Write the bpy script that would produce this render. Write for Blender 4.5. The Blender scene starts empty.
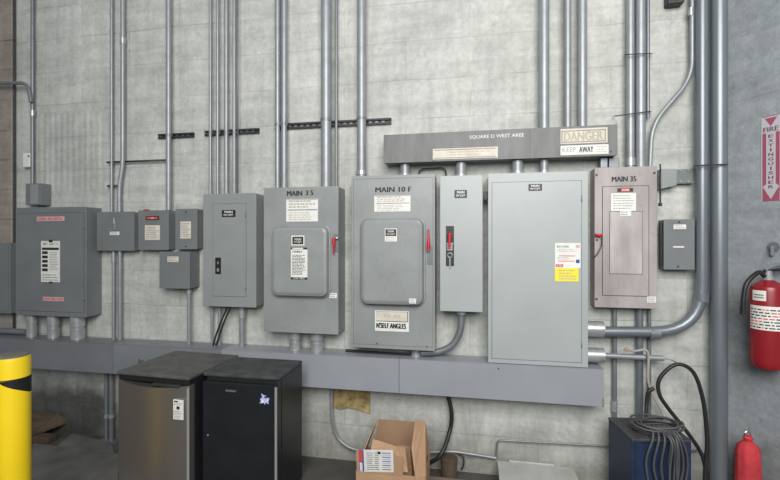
import bpy, bmesh, math, random
from mathutils import Vector, Matrix
random.seed(7)
C = bpy.context.scene.collection

# ---------------------------------------------------------------- camera frame
F, CX, CY = 432.0, 390.0, 239.0
D, H, TH = 3.20, 1.70, math.radians(10.75)
CAM = Vector((0, -D, H))
V = Vector((-math.sin(TH), math.cos(TH), 0)); R = Vector((math.cos(TH), math.sin(TH), 0)); U = Vector((0, 0, 1))
def ray(px, py): return V*F + R*(px-CX) + U*(CY-py)
def P(px, py, y=0.0):
    """world point on the plane y metres in front of the back wall"""
    d = ray(px, py); return CAM + d*((D-y)/d.y)
def PF(px, py, z=0.0):
    """world point on a horizontal plane at height z"""
    d = ray(px, py); return CAM + d*((z-H)/d.z)
def depth(p): return (p-CAM).dot(V)
def wpx(w, px, py, y=0.0):
    return w*depth(P(px, py, y))/F

# ---------------------------------------------------------------- materials
def nodes_of(name):
    m = bpy.data.materials.new(name); m.use_nodes = True
    nt = m.node_tree; return m, nt, nt.nodes['Principled BSDF']
def mat(name, col, rough=.5, metal=0.0, var=.12, scale=6.0, bump=0.0, bscale=60.0, stretch=(1,1,1), col2=None, spec=None, spots=0.0):
    m, nt, b = nodes_of(name)
    N, L = nt.nodes.new, nt.links.new
    tc = N('ShaderNodeTexCoord'); mp = N('ShaderNodeMapping'); mp.inputs['Scale'].default_value = stretch
    L(tc.outputs['Object'], mp.inputs['Vector'])
    nz = N('ShaderNodeTexNoise'); nz.inputs['Scale'].default_value = scale; nz.inputs['Detail'].default_value = 6
    L(mp.outputs[0], nz.inputs['Vector'])
    rp = N('ShaderNodeValToRGB'); rp.color_ramp.elements[0].position = .3; rp.color_ramp.elements[1].position = .7
    a = [c*(1-var) for c in col]; c2 = col2 or [min(1, c*(1+var)) for c in col]
    rp.color_ramp.elements[0].color = (*a, 1); rp.color_ramp.elements[1].color = (*c2, 1)
    L(nz.outputs['Fac'], rp.inputs[0]); out = rp.outputs[0]
    if spots:
        n2 = N('ShaderNodeTexNoise'); n2.inputs['Scale'].default_value = scale*7; n2.inputs['Detail'].default_value = 8
        L(tc.outputs['Object'], n2.inputs['Vector'])
        r2 = N('ShaderNodeValToRGB'); r2.color_ramp.elements[0].position = .60; r2.color_ramp.elements[1].position = .72
        r2.color_ramp.elements[0].color = (0,0,0,1); r2.color_ramp.elements[1].color = (spots,)*3+(1,)
        L(n2.outputs['Fac'], r2.inputs[0])
        mx = N('ShaderNodeMix'); mx.data_type = 'RGBA'
        L(r2.outputs[0], mx.inputs['Factor']); L(out, mx.inputs['A']); mx.inputs['B'].default_value = (*[c*.35 for c in col], 1)
        out = mx.outputs['Result']
    L(out, b.inputs['Base Color'])
    b.inputs['Roughness'].default_value = rough; b.inputs['Metallic'].default_value = metal
    if spec is not None: b.inputs['Specular IOR Level'].default_value = spec
    if bump:
        n3 = N('ShaderNodeTexNoise'); n3.inputs['Scale'].default_value = bscale; n3.inputs['Detail'].default_value = 5
        L(mp.outputs[0], n3.inputs['Vector'])
        bp = N('ShaderNodeBump'); bp.inputs['Strength'].default_value = bump; bp.inputs['Distance'].default_value = .01
        L(n3.outputs['Fac'], bp.inputs['Height']); L(bp.outputs[0], b.inputs['Normal'])
    return m

def wall_mat(name, base, dark, bw=.95, bh=.29, mort=.006, mcol=.72, ribs=False):
    m, nt, b = nodes_of(name)
    N, L = nt.nodes.new, nt.links.new
    def mul(a, bb, fac=1.0):
        x = N('ShaderNodeMix'); x.data_type = 'RGBA'; x.blend_type = 'MULTIPLY'; x.inputs['Factor'].default_value = fac
        L(a, x.inputs['A']); L(bb, x.inputs['B']); return x.outputs['Result']
    def noise(scale, vec, detail=6, rough=.55):
        n = N('ShaderNodeTexNoise'); n.inputs['Scale'].default_value = scale; n.inputs['Detail'].default_value = detail
        n.inputs['Roughness'].default_value = rough; L(vec, n.inputs['Vector']); return n.outputs['Fac']
    def ramp(src, p0, c0, p1, c1):
        r = N('ShaderNodeValToRGB'); e = r.color_ramp.elements
        e[0].position = p0; e[0].color = (*c0, 1); e[1].position = p1; e[1].color = (*c1, 1)
        L(src, r.inputs[0]); return r.outputs[0]
    tc = N('ShaderNodeTexCoord'); sp = N('ShaderNodeSeparateXYZ'); L(tc.outputs['Object'], sp.inputs[0])
    cb = N('ShaderNodeCombineXYZ')
    L(sp.outputs['X'], cb.inputs['X']); L(sp.outputs['Z'], cb.inputs['Y'])
    # wobbly joints
    wob = N('ShaderNodeVectorMath'); wob.operation = 'ADD'
    nn = N('ShaderNodeTexNoise'); nn.inputs['Scale'].default_value = 3.0; L(cb.outputs[0], nn.inputs['Vector'])
    sc = N('ShaderNodeVectorMath'); sc.operation = 'SCALE'; sc.inputs['Scale'].default_value = .03; L(nn.outputs['Color'], sc.inputs[0])
    L(cb.outputs[0], wob.inputs[0]); L(sc.outputs[0], wob.inputs[1])
    br = N('ShaderNodeTexBrick'); L(wob.outputs[0], br.inputs['Vector'])
    br.inputs['Scale'].default_value = 1; br.inputs['Brick Width'].default_value = bw; br.inputs['Row Height'].default_value = bh
    br.inputs['Mortar Size'].default_value = mort; br.inputs['Mortar Smooth'].default_value = .8
    br.inputs['Color1'].default_value = (1,1,1,1); br.inputs['Color2'].default_value = (.93,.93,.93,1)
    br.inputs['Mortar'].default_value = (mcol,)*3+(1,)
    col = ramp(noise(1.3, tc.outputs['Object'], 8, .62), .32, dark, .68, base)
    # joints fade in and out
    fade = ramp(noise(2.2, tc.outputs['Object']), .4, (.15,)*3, .62, (1,)*3)
    x = N('ShaderNodeMix'); x.data_type = 'RGBA'; x.blend_type = 'MULTIPLY'
    L(fade, x.inputs['Factor']); L(col, x.inputs['A']); L(br.outputs['Color'], x.inputs['B']); col = x.outputs['Result']
    mp = N('ShaderNodeMapping'); mp.inputs['Scale'].default_value = (9, 1, .7); L(tc.outputs['Object'], mp.inputs[0])
    col = mul(col, ramp(noise(1.6, mp.outputs[0], 5), .35, (.91,.91,.91), .65, (1.04,)*3))
    mp2 = N('ShaderNodeMapping'); mp2.inputs['Scale'].default_value = (.8, 1, 7); L(tc.outputs['Object'], mp2.inputs[0])
    col = mul(col, ramp(noise(2.0, mp2.outputs[0], 6), .3, (.88,.89,.88), .6, (1.04,)*3))
    col = mul(col, ramp(noise(26, tc.outputs['Object'], 8, .75), .3, (.84,)*3, .62, (1.05,)*3))
    col = mul(col, ramp(noise(7, tc.outputs['Object'], 10, .75), .38, (.86,.86,.85), .6, (1.03,)*3))
    col = mul(col, ramp(noise(4.5, tc.outputs['Object'], 9, .7), .26, (.66,.66,.64), .40, (1,)*3))
    # grime band low on the wall (dirt that stays on the concrete)
    mr = N('ShaderNodeMapRange'); mr.inputs['From Min'].default_value = .05; mr.inputs['From Max'].default_value = .75; L(sp.outputs['Z'], mr.inputs['Value'])
    ad = N('ShaderNodeMath'); ad.operation = 'ADD'; L(mr.outputs[0], ad.inputs[0])
    nb = N('ShaderNodeMath'); nb.operation = 'MULTIPLY_ADD'; L(noise(3, tc.outputs['Object'], 8, .7), nb.inputs[0]); nb.inputs[1].default_value = 1.4; nb.inputs[2].default_value = -.7
    L(nb.outputs[0], ad.inputs[1])
    col = mul(col, ramp(ad.outputs[0], .0, (.62,.61,.58), .55, (1,)*3))
    if ribs:   # dirt blotch plus shade painted into the colour, low at the left end
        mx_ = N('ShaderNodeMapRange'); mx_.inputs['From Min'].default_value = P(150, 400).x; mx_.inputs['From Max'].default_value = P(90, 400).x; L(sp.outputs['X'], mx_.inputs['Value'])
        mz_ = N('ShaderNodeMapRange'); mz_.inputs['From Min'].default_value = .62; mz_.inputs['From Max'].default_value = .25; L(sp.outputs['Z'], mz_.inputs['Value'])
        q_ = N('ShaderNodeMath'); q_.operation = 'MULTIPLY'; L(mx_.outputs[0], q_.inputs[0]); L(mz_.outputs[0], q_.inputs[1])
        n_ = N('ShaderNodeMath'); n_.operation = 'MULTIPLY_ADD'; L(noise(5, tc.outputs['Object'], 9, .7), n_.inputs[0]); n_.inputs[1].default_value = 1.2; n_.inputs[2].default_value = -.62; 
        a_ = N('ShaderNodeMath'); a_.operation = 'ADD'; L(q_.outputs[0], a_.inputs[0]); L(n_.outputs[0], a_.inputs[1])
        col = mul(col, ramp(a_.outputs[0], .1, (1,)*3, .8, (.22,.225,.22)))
    L(col, b.inputs['Base Color']); b.inputs['Roughness'].default_value = .85; b.inputs['Specular IOR Level'].default_value = .25
    h = N('ShaderNodeMath'); h.operation = 'MULTIPLY_ADD'; L(br.outputs['Fac'], h.inputs[0]); h.inputs[1].default_value = -.25
    L(noise(30, tc.outputs['Object'], 8, .7), h.inputs[2])
    hs = h.outputs[0]
    if ribs:   # board-marked vertical ribs cast into one stretch of the wall
        wv = N('ShaderNodeTexWave'); wv.bands_direction = 'X'; wv.inputs['Scale'].default_value = 5.2; wv.inputs['Distortion'].default_value = 1.2
        wv.inputs['Detail Scale'].default_value = 1.0; L(tc.outputs['Object'], wv.inputs['Vector'])
        def rng(o, a, bq):
            g = N('ShaderNodeMath'); g.operation = 'GREATER_THAN'; L(o, g.inputs[0]); g.inputs[1].default_value = a
            l = N('ShaderNodeMath'); l.operation = 'LESS_THAN'; L(o, l.inputs[0]); l.inputs[1].default_value = bq
            q = N('ShaderNodeMath'); q.operation = 'MULTIPLY'; L(g.outputs[0], q.inputs[0]); L(l.outputs[0], q.inputs[1]); return q.outputs[0]
        a = P(36, 115); c = P(110, 190)
        q = N('ShaderNodeMath'); q.operation = 'MULTIPLY'; L(rng(sp.outputs['X'], a.x, c.x), q.inputs[0]); L(rng(sp.outputs['Z'], c.z, a.z), q.inputs[1])
        q2 = N('ShaderNodeMath'); q2.operation = 'MULTIPLY'; L(q.outputs[0], q2.inputs[0]); L(wv.outputs['Fac'], q2.inputs[1])
        q3 = N('ShaderNodeMath'); q3.operation = 'MULTIPLY_ADD'; L(q2.outputs[0], q3.inputs[0]); q3.inputs[1].default_value = .8; L(hs, q3.inputs[2]); hs = q3.outputs[0]
    bp = N('ShaderNodeBump'); bp.inputs['Strength'].default_value = .35; bp.inputs['Distance'].default_value = .012
    L(hs, bp.inputs['Height']); L(bp.outputs[0], b.inputs['Normal'])
    return m

M = {}
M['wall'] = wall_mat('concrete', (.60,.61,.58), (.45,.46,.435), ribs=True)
M['wall_brown'] = wall_mat('brown_concrete', (.36,.32,.28), (.27,.24,.21), .5, .27, .010, .5)
M['wall_right'] = wall_mat('painted_concrete', (.335,.365,.385), (.285,.31,.33), 2.5, 1.3, .004, .7)
M['floor'] = mat('floor_concrete', (.075,.072,.067), .8, 0, .35, 4, .3, 30)
M['paint'] = mat('grey_enamel', (.25,.268,.268), .42, 0, .05, 5, .04, 200)
M['paint_dark'] = mat('old_grey_enamel', (.165,.178,.183), .45, 0, .08, 5, .04, 200)
M['paint_light'] = mat('pale_grey_enamel', (.36,.39,.39), .38, 0, .04, 4, .04, 200)
M['paint_scuffed'] = mat('scuffed_grey_enamel', (.255,.270,.268), .40, 0, .10, 5, .05, 160, spots=.16)
M['paint_pink'] = mat('faded_pinkish_enamel', (.31,.272,.262), .5, 0, .18, 4, .08, 60, stretch=(1.6,1,.5), spots=.2, col2=[.42,.385,.375])
M['paint_pink_pale'] = mat('worn_pale_pinkish_enamel', (.37,.335,.32), .5, 0, .16, 6, .08, 60, stretch=(1.6,1,.5), spots=.10, col2=[.52,.48,.47])
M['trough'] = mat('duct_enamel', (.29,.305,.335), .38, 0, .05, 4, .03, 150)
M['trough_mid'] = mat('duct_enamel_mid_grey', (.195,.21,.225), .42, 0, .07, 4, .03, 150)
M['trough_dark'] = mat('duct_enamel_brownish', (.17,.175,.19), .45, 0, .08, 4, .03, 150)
M['trough_top'] = mat('weathered_duct', (.135,.138,.135), .5, 0, .22, 9, .08, 60, stretch=(2,1,.5))
M['galv'] = mat('galvanised_steel', (.30,.32,.335), .44, .36, .10, 14)
M['galv_dull'] = mat('dull_galvanised_steel', (.20,.215,.23), .42, .35, .12, 10)
M['galv_blue'] = mat('large_steel_conduit', (.19,.215,.235), .36, .38, .10, 6, stretch=(1,1,.3))
M['cast'] = mat('cast_fitting', (.44,.45,.46), .32, .5, .14, 20)
M['dark_steel'] = mat('dark_steel', (.045,.045,.048), .5, .4, .2, 12)
M['black'] = mat('black_plastic', (.012,.012,.013), .45, 0, .1)
M['rubber'] = mat('black_cable', (.018,.018,.020), .5, 0, .15)
M['grey_cable'] = mat('grey_cable', (.075,.075,.08), .55, 0, .15)
M['pale_cable'] = mat('pale_cable', (.36,.34,.32), .5, 0, .1)
M['white'] = mat('label_paper', (.72,.72,.68), .6, 0, .06, 20)
M['cream'] = mat('aged_label', (.62,.57,.48), .6, 0, .12, 18)
M['ink'] = mat('ink', (.02,.02,.02), .6, 0, .1)
M['grey_ink'] = mat('grey_print', (.22,.22,.22), .6, 0, .1)
M['faint_ink'] = mat('faded_print', (.42,.38,.31), .6, 0, .1)
M['red'] = mat('red_paint', (.55,.02,.03), .35, 0, .1)
M['red_ink'] = mat('red_print', (.62,.08,.08), .5, 0, .1)
M['pink'] = mat('faded_red_label', (.58,.38,.38), .6, 0, .15, 30)
M['yellow_label'] = mat('yellow_label', (.85,.72,.03), .5, 0, .05)
M['yellow'] = mat('bollard_yellow', (.87,.62,.012), .33, 0, .05, 3, .02, 100)
M['blue'] = mat('dark_blue_metal', (.013,.025,.062), .5, 0, .4, 8, .1, 50, spots=.3)
M['blue_top'] = mat('dusty_blue_top', (.065,.062,.063), .75, 0, .3, 12)
M['steel_door'] = mat('brushed_stainless', (.40,.365,.325), .32, .85, .06, 2.2, stretch=(3,3,.15))
M['fridge_black'] = mat('black_fridge', (.013,.014,.017), .35, 0, .2, 6)
M['fridge_top'] = mat('dusty_fridge_top', (.05,.053,.055), .55, 0, .35, 12)
M['fridge_top2'] = mat('dusty_stainless_top', (.085,.085,.082), .5, 0, .25, 12)
M['card'] = mat('cardboard', (.42,.26,.155), .8, 0, .08, 8, .05, 120)
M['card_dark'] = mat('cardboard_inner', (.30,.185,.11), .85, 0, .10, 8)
M['card_old'] = mat('weathered_board', (.13,.125,.115), .85, 0, .3, 5, .1, 40)
M['ply'] = mat('worn_plywood', (.085,.058,.036), .8, 0, .35, 5, .15, 40, stretch=(1,5,1))
M['foam'] = mat('ochre_plywood_patch', (.30,.23,.10), .8, 0, .6, 14, .3, 30, spots=.8)
M['ext_red'] = mat('extinguisher_red', (.25,.012,.018), .30, 0, .06)
M['cloth_red'] = mat('red_cloth', (.52,.04,.05), .8, 0, .18, 9, .5, 30)
M['sign_red'] = mat('sign_red', (.33,.075,.12), .5, 0, .08)
M['sign_white'] = mat('sign_white', (.46,.46,.49), .5, 0, .04)
M['maroon'] = mat('sign_print', (.16,.03,.06), .5, 0, .05)
M['trim'] = mat('satin_trim', (.38,.38,.38), .3, .35, .05)
M['chrome'] = mat('chrome', (.75,.75,.77), .2, 1, .05)
M['logo_blue'] = mat('logo_blue', (.04,.06,.30), .5)
M['sticker_blue'] = mat('sticker_blue', (.42,.52,.85), .5, 0, .2, 60)
M['slab'] = mat('pale_grey_sheet', (.47,.47,.44), .7, 0, .15, 6, .1, 40)
M['timber'] = mat('brown_plank', (.20,.165,.135), .8, 0, .2, 6, .1, 40, stretch=(.5,6,3))

# ---------------------------------------------------------------- mesh builder
def smooth(q, n=7):
    q = [Vector(p) for p in q]; q = [q[0]*2-q[1]]+q+[q[-1]*2-q[-2]]; o = []
    for a, b, c, d in zip(q, q[1:], q[2:], q[3:]):
        for k in range(n):
            t = k/n; o.append(.5*((2*b)+(c-a)*t+(2*a-5*b+4*c-d)*t*t+(3*b-a-3*c+d)*t**3))
    return o+[q[-2]]
class MB:
    def __init__(s): s.bm = bmesh.new(); s.mats = []
    def mi(s, m):
        if m not in s.mats: s.mats.append(m)
        return s.mats.index(m)
    def box(s, x0, x1, y0, y1, z0, z1, m='paint', bev=0.0, seg=2, mtx=None, vert_only=False):
        i = s.mi(m)
        r = bmesh.ops.create_cube(s.bm, size=1)
        vs = r['verts']
        for v in vs:
            v.co = Vector(((x0+x1)/2 + v.co.x*abs(x1-x0), (y0+y1)/2 + v.co.y*abs(y1-y0), (z0+z1)/2 + v.co.z*abs(z1-z0)))
        fs = list({f for v in vs for f in v.link_faces})
        for f in fs: f.material_index = i
        if bev:
            es = list({e for v in vs for e in v.link_edges})
            r = bmesh.ops.bevel(s.bm, geom=es, offset=bev, segments=seg, affect='EDGES', profile=.6)
            for f in r['faces']: f.material_index = i
            vs = list({v for f in r['faces'] for v in f.verts} | {v for v in vs if v.is_valid})
        if mtx: 
            for v in vs: v.co = mtx @ v.co
        return s
    def poly(s, pts, m, flip=False):
        vs = [s.bm.verts.new(p) for p in pts]
        if flip: vs.reverse()
        f = s.bm.faces.new(vs); f.material_index = s.mi(m); return s
    def prism(s, pts, off, m):
        """closed prism: polygon pts swept along off"""
        i = s.mi(m); off = Vector(off)
        a = [s.bm.verts.new(p) for p in pts]; b = [s.bm.verts.new(Vector(p)+off) for p in pts]
        n = len(pts); fs = [s.bm.faces.new(a), s.bm.faces.new(list(reversed(b)))]
        for k in range(n): fs.append(s.bm.faces.new((a[k], b[k], b[(k+1) % n], a[(k+1) % n])))
        for f in fs: f.material_index = i
        bmesh.ops.recalc_face_normals(s.bm, faces=fs); return s
    def rbox(s, x0, x1, y0, y1, z0, z1, r, m, seg=5, edge=.006):
        """rounded-corner door panel in the XZ plane, from y0 (back) to y1 (front, more negative) with a soft front edge"""
        i = s.mi(m)
        def ring(ins, y):
            rr = max(r-ins, .002); out = []
            for cx, cz, a0 in ((x1-ins-rr, z1-ins-rr, 0), (x0+ins+rr, z1-ins-rr, 90), (x0+ins+rr, z0+ins+rr, 180), (x1-ins-rr, z0+ins+rr, 270)):
                for k in range(seg+1):
                    a = math.radians(a0+90*k/seg); out.append(s.bm.verts.new((cx+rr*math.cos(a), y, cz+rr*math.sin(a))))
            return out
        sg = 1 if y1 > y0 else -1
        rings = [ring(0, y0), ring(0, y1-sg*edge), ring(edge*.3, y1-sg*edge*.3), ring(edge, y1)]
        fs = [s.bm.faces.new(rings[-1]), s.bm.faces.new(rings[0])]
        for a, b in zip(rings, rings[1:]):
            n = len(a)
            for k in range(n): fs.append(s.bm.faces.new((a[k], a[(k+1) % n], b[(k+1) % n], b[k])))
        for f in fs: f.material_index = i; f.smooth = True
        fs[0].smooth = False
        bmesh.ops.recalc_face_normals(s.bm, faces=fs); return s
    def tube(s, pts, r, m='galv', seg=20, fillet=0.0, caps=True):
        pts = [Vector(p) for p in pts]
        if fillet and len(pts) > 2:
            o = [pts[0]]
            for a, b, c in zip(pts, pts[1:], pts[2:]):
                d1 = (a-b); d2 = (c-b); f = min(fillet, d1.length*.49, d2.length*.49)
                p0 = b+d1.normalized()*f; p2 = b+d2.normalized()*f
                for k in range(9):
                    t = k/8; o.append(p0*(1-t)**2 + b*2*t*(1-t) + p2*t*t)
            o.append(pts[-1]); pts = o
        i = s.mi(m); rings = []
        n0 = None
        rad = r if callable(r) else (lambda t: r)
        for k, p in enumerate(pts):
            t = ((pts[k+1]-p).normalized() if k == 0 else (p-pts[k-1]).normalized() if k == len(pts)-1 else ((pts[k+1]-p).normalized()+(p-pts[k-1]).normalized()).normalized())
            if n0 is None:
                n0 = t.cross(Vector((0, 1, 0)));
                if n0.length < .1: n0 = t.cross(Vector((1, 0, 0)))
            n0 = (n0 - t*n0.dot(t)).normalized(); b = t.cross(n0)
            rr = rad(k/(len(pts)-1))
            rings.append([s.bm.verts.new(p + (n0*math.cos(2*math.pi*q/seg) + b*math.sin(2*math.pi*q/seg))*rr) for q in range(seg)])
        fs = []
        for a, b in zip(rings, rings[1:]):
            for q in range(seg):
                f = s.bm.faces.new((a[q], a[(q+1) % seg], b[(q+1) % seg], b[q])); f.smooth = True; fs.append(f)
        if caps: fs += [s.bm.faces.new(rings[0]), s.bm.faces.new(rings[-1])]
        for f in fs: f.material_index = i
        bmesh.ops.recalc_face_normals(s.bm, faces=fs); return s
    def lathe(s, c, prof, m, seg=32):
        i = s.mi(m); c = Vector(c); rings = []
        for r, z in prof: rings.append([s.bm.verts.new(c+Vector((r*math.cos(2*math.pi*q/seg), r*math.sin(2*math.pi*q/seg), z))) for q in range(seg)])
        fs = []
        for a, b in zip(rings, rings[1:]):
            for q in range(seg):
                f = s.bm.faces.new((a[q], a[(q+1) % seg], b[(q+1) % seg], b[q])); f.smooth = True; fs.append(f)
        fs += [s.bm.faces.new(rings[0]), s.bm.faces.new(rings[-1])]
        for f in fs: f.material_index = i
        bmesh.ops.recalc_face_normals(s.bm, faces=fs); return s
    def text(s, txt, cx, cz, y, w, h, m='ink', bold=.0, mtx=None):
        if bold > .015:
            d_ = h*min(bold, .05)*1.6
            for k_ in (-.9, -.3, .3, .9): s.text(txt, cx+k_*d_, cz, y-.0001*(k_+.9), w-1.8*d_, h, m, 0, mtx)
            return s
        """flat lettering facing -Y, centred at cx, cz, fitted to w by h"""
        cu = bpy.data.curves.new('t', 'FONT'); cu.body = txt; cu.resolution_u = 2; cu.offset = bold
        ob = bpy.data.objects.new('t', cu); C.objects.link(ob)
        dg = bpy.context.evaluated_depsgraph_get()
        me = bpy.data.meshes.new_from_object(ob.evaluated_get(dg))
        bpy.data.objects.remove(ob); bpy.data.curves.remove(cu)
        xs = [v.co.x for v in me.vertices]; ys = [v.co.y for v in me.vertices]
        x0, x1, y0, y1 = min(xs), max(xs), min(ys), max(ys)
        i = s.mi(m); vs = []
        for v in me.vertices:
            p = Vector((cx+((v.co.x-x0)/(x1-x0)-.5)*w, y, cz+((v.co.y-y0)/(y1-y0)-.5)*h))
            vs.append(s.bm.verts.new(mtx @ p if mtx else p))
        for q in me.polygons:
            try:
                f = s.bm.faces.new([vs[k] for k in q.vertices]); f.material_index = i
            except ValueError: pass
        bpy.data.meshes.remove(me); return s
    def build(s, name, parent=None, local=False, label=None):
        me = bpy.data.meshes.new(name)
        root = parent
        while root is not None and root.parent is not None: root = root.parent
        off = Vector((0, 0, 0))
        if not local and root is not None: off = root.location.copy()
        if not local and root is None:
            # put the origin at the foot of the shape
            co = [v.co for v in s.bm.verts]
            off = Vector(((min(c.x for c in co)+max(c.x for c in co))/2, (min(c.y for c in co)+max(c.y for c in co))/2, min(c.z for c in co)))
        keep = Vector(off)
        for v in s.bm.verts: v.co -= keep
        for ed in s.bm.edges:
            if len(ed.link_faces) == 2 and ed.calc_face_angle(0) > .6: ed.smooth = False
        s.bm.to_mesh(me); s.bm.free()
        for m in s.mats: me.materials.append(M[m])
        o = bpy.data.objects.new(name, me); C.objects.link(o)
        if parent is not None: o.parent = parent
        else: o.location = keep
        if label: o['label'] = label
        return o

def tag(o, label, cat, group=None):
    o['label'] = label; o['category'] = cat
    if group: o['group'] = group
    return o
def thing(name, label, cat, loc, rz=0, group=None):
    o = bpy.data.objects.new(name, None); C.objects.link(o)
    o.location = loc; o.rotation_euler = (0, 0, rz); o.empty_display_size = .1
    return tag(o, label, cat, group)
def struct(name, mb, keep_origin=True):
    o = mb.build(name, None, local=True); o['kind'] = 'structure'; return o

# ---------------------------------------------------------------- setting
TOP = 4.3
XL, XR = -6.5, P(728, 240).x
xs = P(13.3, 240).x
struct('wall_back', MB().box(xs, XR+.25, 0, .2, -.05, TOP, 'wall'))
struct('wall_left', MB().box(XL, xs-.004, -.012, .2, -.05, TOP, 'wall_brown', .006, 1))
cs = (R*(215-390) + V*F).normalized()           # run of the oblique right-hand wall (away from the camera)
rw0 = Vector((XR, 0, 0)); rw1 = rw0 - cs*1.9
nrm = Vector((-cs.y, cs.x, 0)).normalized()
if nrm.dot(CAM-rw0) < 0: nrm = -nrm
mb = MB(); b = -nrm*.2
mb.prism([rw0+Vector((0,0,-.05)), rw1+Vector((0,0,-.05)), rw1+b+Vector((0,0,-.05)), rw0+b+Vector((0,0,-.05))], (0, 0, TOP+.05), 'wall_right')
# the wall material works in X/Z; give the mesh its own frame so that X runs along the wall
me_o = mb.build('wall_right', None, local=True); me_o['kind'] = 'structure'
struct('floor', MB().box(XL, rw1.x+.6, .2, -8, -.1, 0, 'floor'))

def RW(px, py, off=0.0):
    """point on a plane off metres in front of the right-hand wall"""
    d = ray(px, py); n = nrm; o = rw0+n*off
    return CAM + d*((o-CAM).dot(n)/d.dot(n))

# ---------------------------------------------------------------- labels on fronts
def plate(mb, px0, px1, py0, py1, y, m='white', th=.0015):
    a = P(px0, (py0), y); c = P(px1, (py1), y)
    z0 = P((px0+px1)/2, py1, y).z; z1 = P((px0+px1)/2, py0, y).z
    mb.box(a.x, c.x, -y-th, -y, z0, z1, m)
    return a.x, c.x, z0, z1, -y-th-.0004
def lines(mb, R4, rows, m='grey_ink', x0=.08, x1=.92, top=.92, bot=.08, th=.35, ragged=.3):
    X0, X1, Z0, Z1, y = R4; W = X1-X0; HH = Z1-Z0
    for k in range(rows):
        zc = Z0+HH*(bot+(top-bot)*(k+.5)/rows); h = HH*(top-bot)/rows*th
        x = x0
        xe = x1-random.random()*ragged*(x1-x0)
        while x < xe:
            w = .04+random.random()*.12; e = min(x+w, xe)
            mb.poly([(X0+W*x, y, zc-h/2), (X0+W*e, y, zc-h/2), (X0+W*e, y, zc+h/2), (X0+W*x, y, zc+h/2)], m)
            x = e+.025
def rect(mb, R4, u0, u1, v0, v1, m, dy=.0002):
    X0, X1, Z0, Z1, y = R4; W = X1-X0; HH = Z1-Z0; y -= dy
    mb.poly([(X0+W*u0, y, Z0+HH*v0), (X0+W*u1, y, Z0+HH*v0), (X0+W*u1, y, Z0+HH*v1), (X0+W*u0, y, Z0+HH*v1)], m)
def rtext(mb, R4, txt, uc, vc, w, h, m='ink', bold=.01, dy=.0005):
    X0, X1, Z0, Z1, y = R4; W = X1-X0; HH = Z1-Z0
    mb.text(txt, X0+W*uc, Z0+HH*vc, y-dy, W*w, HH*h, m, bold)

class Cab:
    """an enclosure on the wall; front face given where its corners stand on the front plane"""
    def __init__(s, name, label, cat, px0, px1, t0, t1, b0, b1, y, m, bev=.004, group=None, back=0.0, lip=None):
        s.y = y
        s.x0 = P(px0, 240, y).x; s.x1 = P(px1, 240, y).x
        s.z1 = (P(px0, t0, y).z+P(px1, t1, y).z)/2; s.z0 = (P(px0, b0, y).z+P(px1, b1, y).z)/2
        s.root = thing(name, label, cat, ((s.x0+s.x1)/2, -y/2, s.z0), 0, group)
        mb = MB(); mb.box(s.x0+(.003 if lip else 0), s.x1-(.003 if lip else 0), -y+(.004 if lip else 0), -back-.001, s.z0+(.003 if lip else 0), s.z1-(.003 if lip else 0), m, bev)
        s.body = mb.build('enclosure', s.root)
        if lip:
            MB().box(s.x0, s.x1, -y-.004, -y+.0038, s.z0, s.z1, m, .003).build('front_cover', s.root)
            s.y = y+.004
    def part(s, mb, name, label=None, parent=None): return mb.build(name, parent or s.root, label=label)

def door_line(cab, px0, px1, py0a, py0b, py1a, py1b, m, name='door', rise=.003, groove=.003, hinges=(), hs='r'):
    """flush door with a dark gap round it"""
    y = cab.y
    x0 = P(px0, 240, y).x; x1 = P(px1, 240, y).x
    z1 = (P(px0, py0a, y).z+P(px1, py0b, y).z)/2; z0 = (P(px0, py1a, y).z+P(px1, py1b, y).z)/2
    g = MB(); w = groove
    for a in ((x0-w, x1+w, z0-w, z0), (x0-w, x1+w, z1, z1+w), (x0-w, x0, z0, z1), (x1, x1+w, z0, z1)):
        g.box(a[0], a[1], -y-.0006, -y, a[2], a[3], 'dark_steel')
    g.build('door_gap', cab.root)
    d = MB().box(x0+.0005, x1-.0005, -y-rise, -y, z0+.0005, z1-.0005, m, .0012).build(name, cab.root)
    for hz in hinges:
        hx = x1 if hs == 'r' else x0
        z = z0+(z1-z0)*hz
        MB().tube([(hx, -y-.004, z-.02), (hx, -y-.004, z+.02)], .0035, 'galv_dull', 8).build('hinge', d)
    return d, x0, x1, z0, z1

def text_part(cab, txt, pxc, pyc, wpxs, hpxs, m='ink', name='stencil_lettering', bold=.03, dy=.0006, label=None):
    y = cab.y; c = P(pxc, pyc, y)
    w = P(pxc+wpxs/2, pyc, y).x-P(pxc-wpxs/2, pyc, y).x; h = hpxs*depth(c)/F
    mb = MB(); mb.text(txt, c.x, c.z, -y-dy, w, h, m, bold)
    return mb.build(name, cab.root, label=label)

def nameplate(cab, px0, px1, py0, py1, l1='MAIN', l2='SW EQPT', white=False):
    mb = MB(); r = plate(mb, px0, px1, py0, py1, cab.y+.0001, 'black', .002)
    rtext(mb, r, l1, .5, .72, .6, .32, 'white', .03); rtext(mb, r, l2, .5, .28, .75, .30, 'white', .02)
    return mb.build('nameplate', cab.root)

# ---------------------------------------------------------------- enclosures
PG = None
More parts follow.
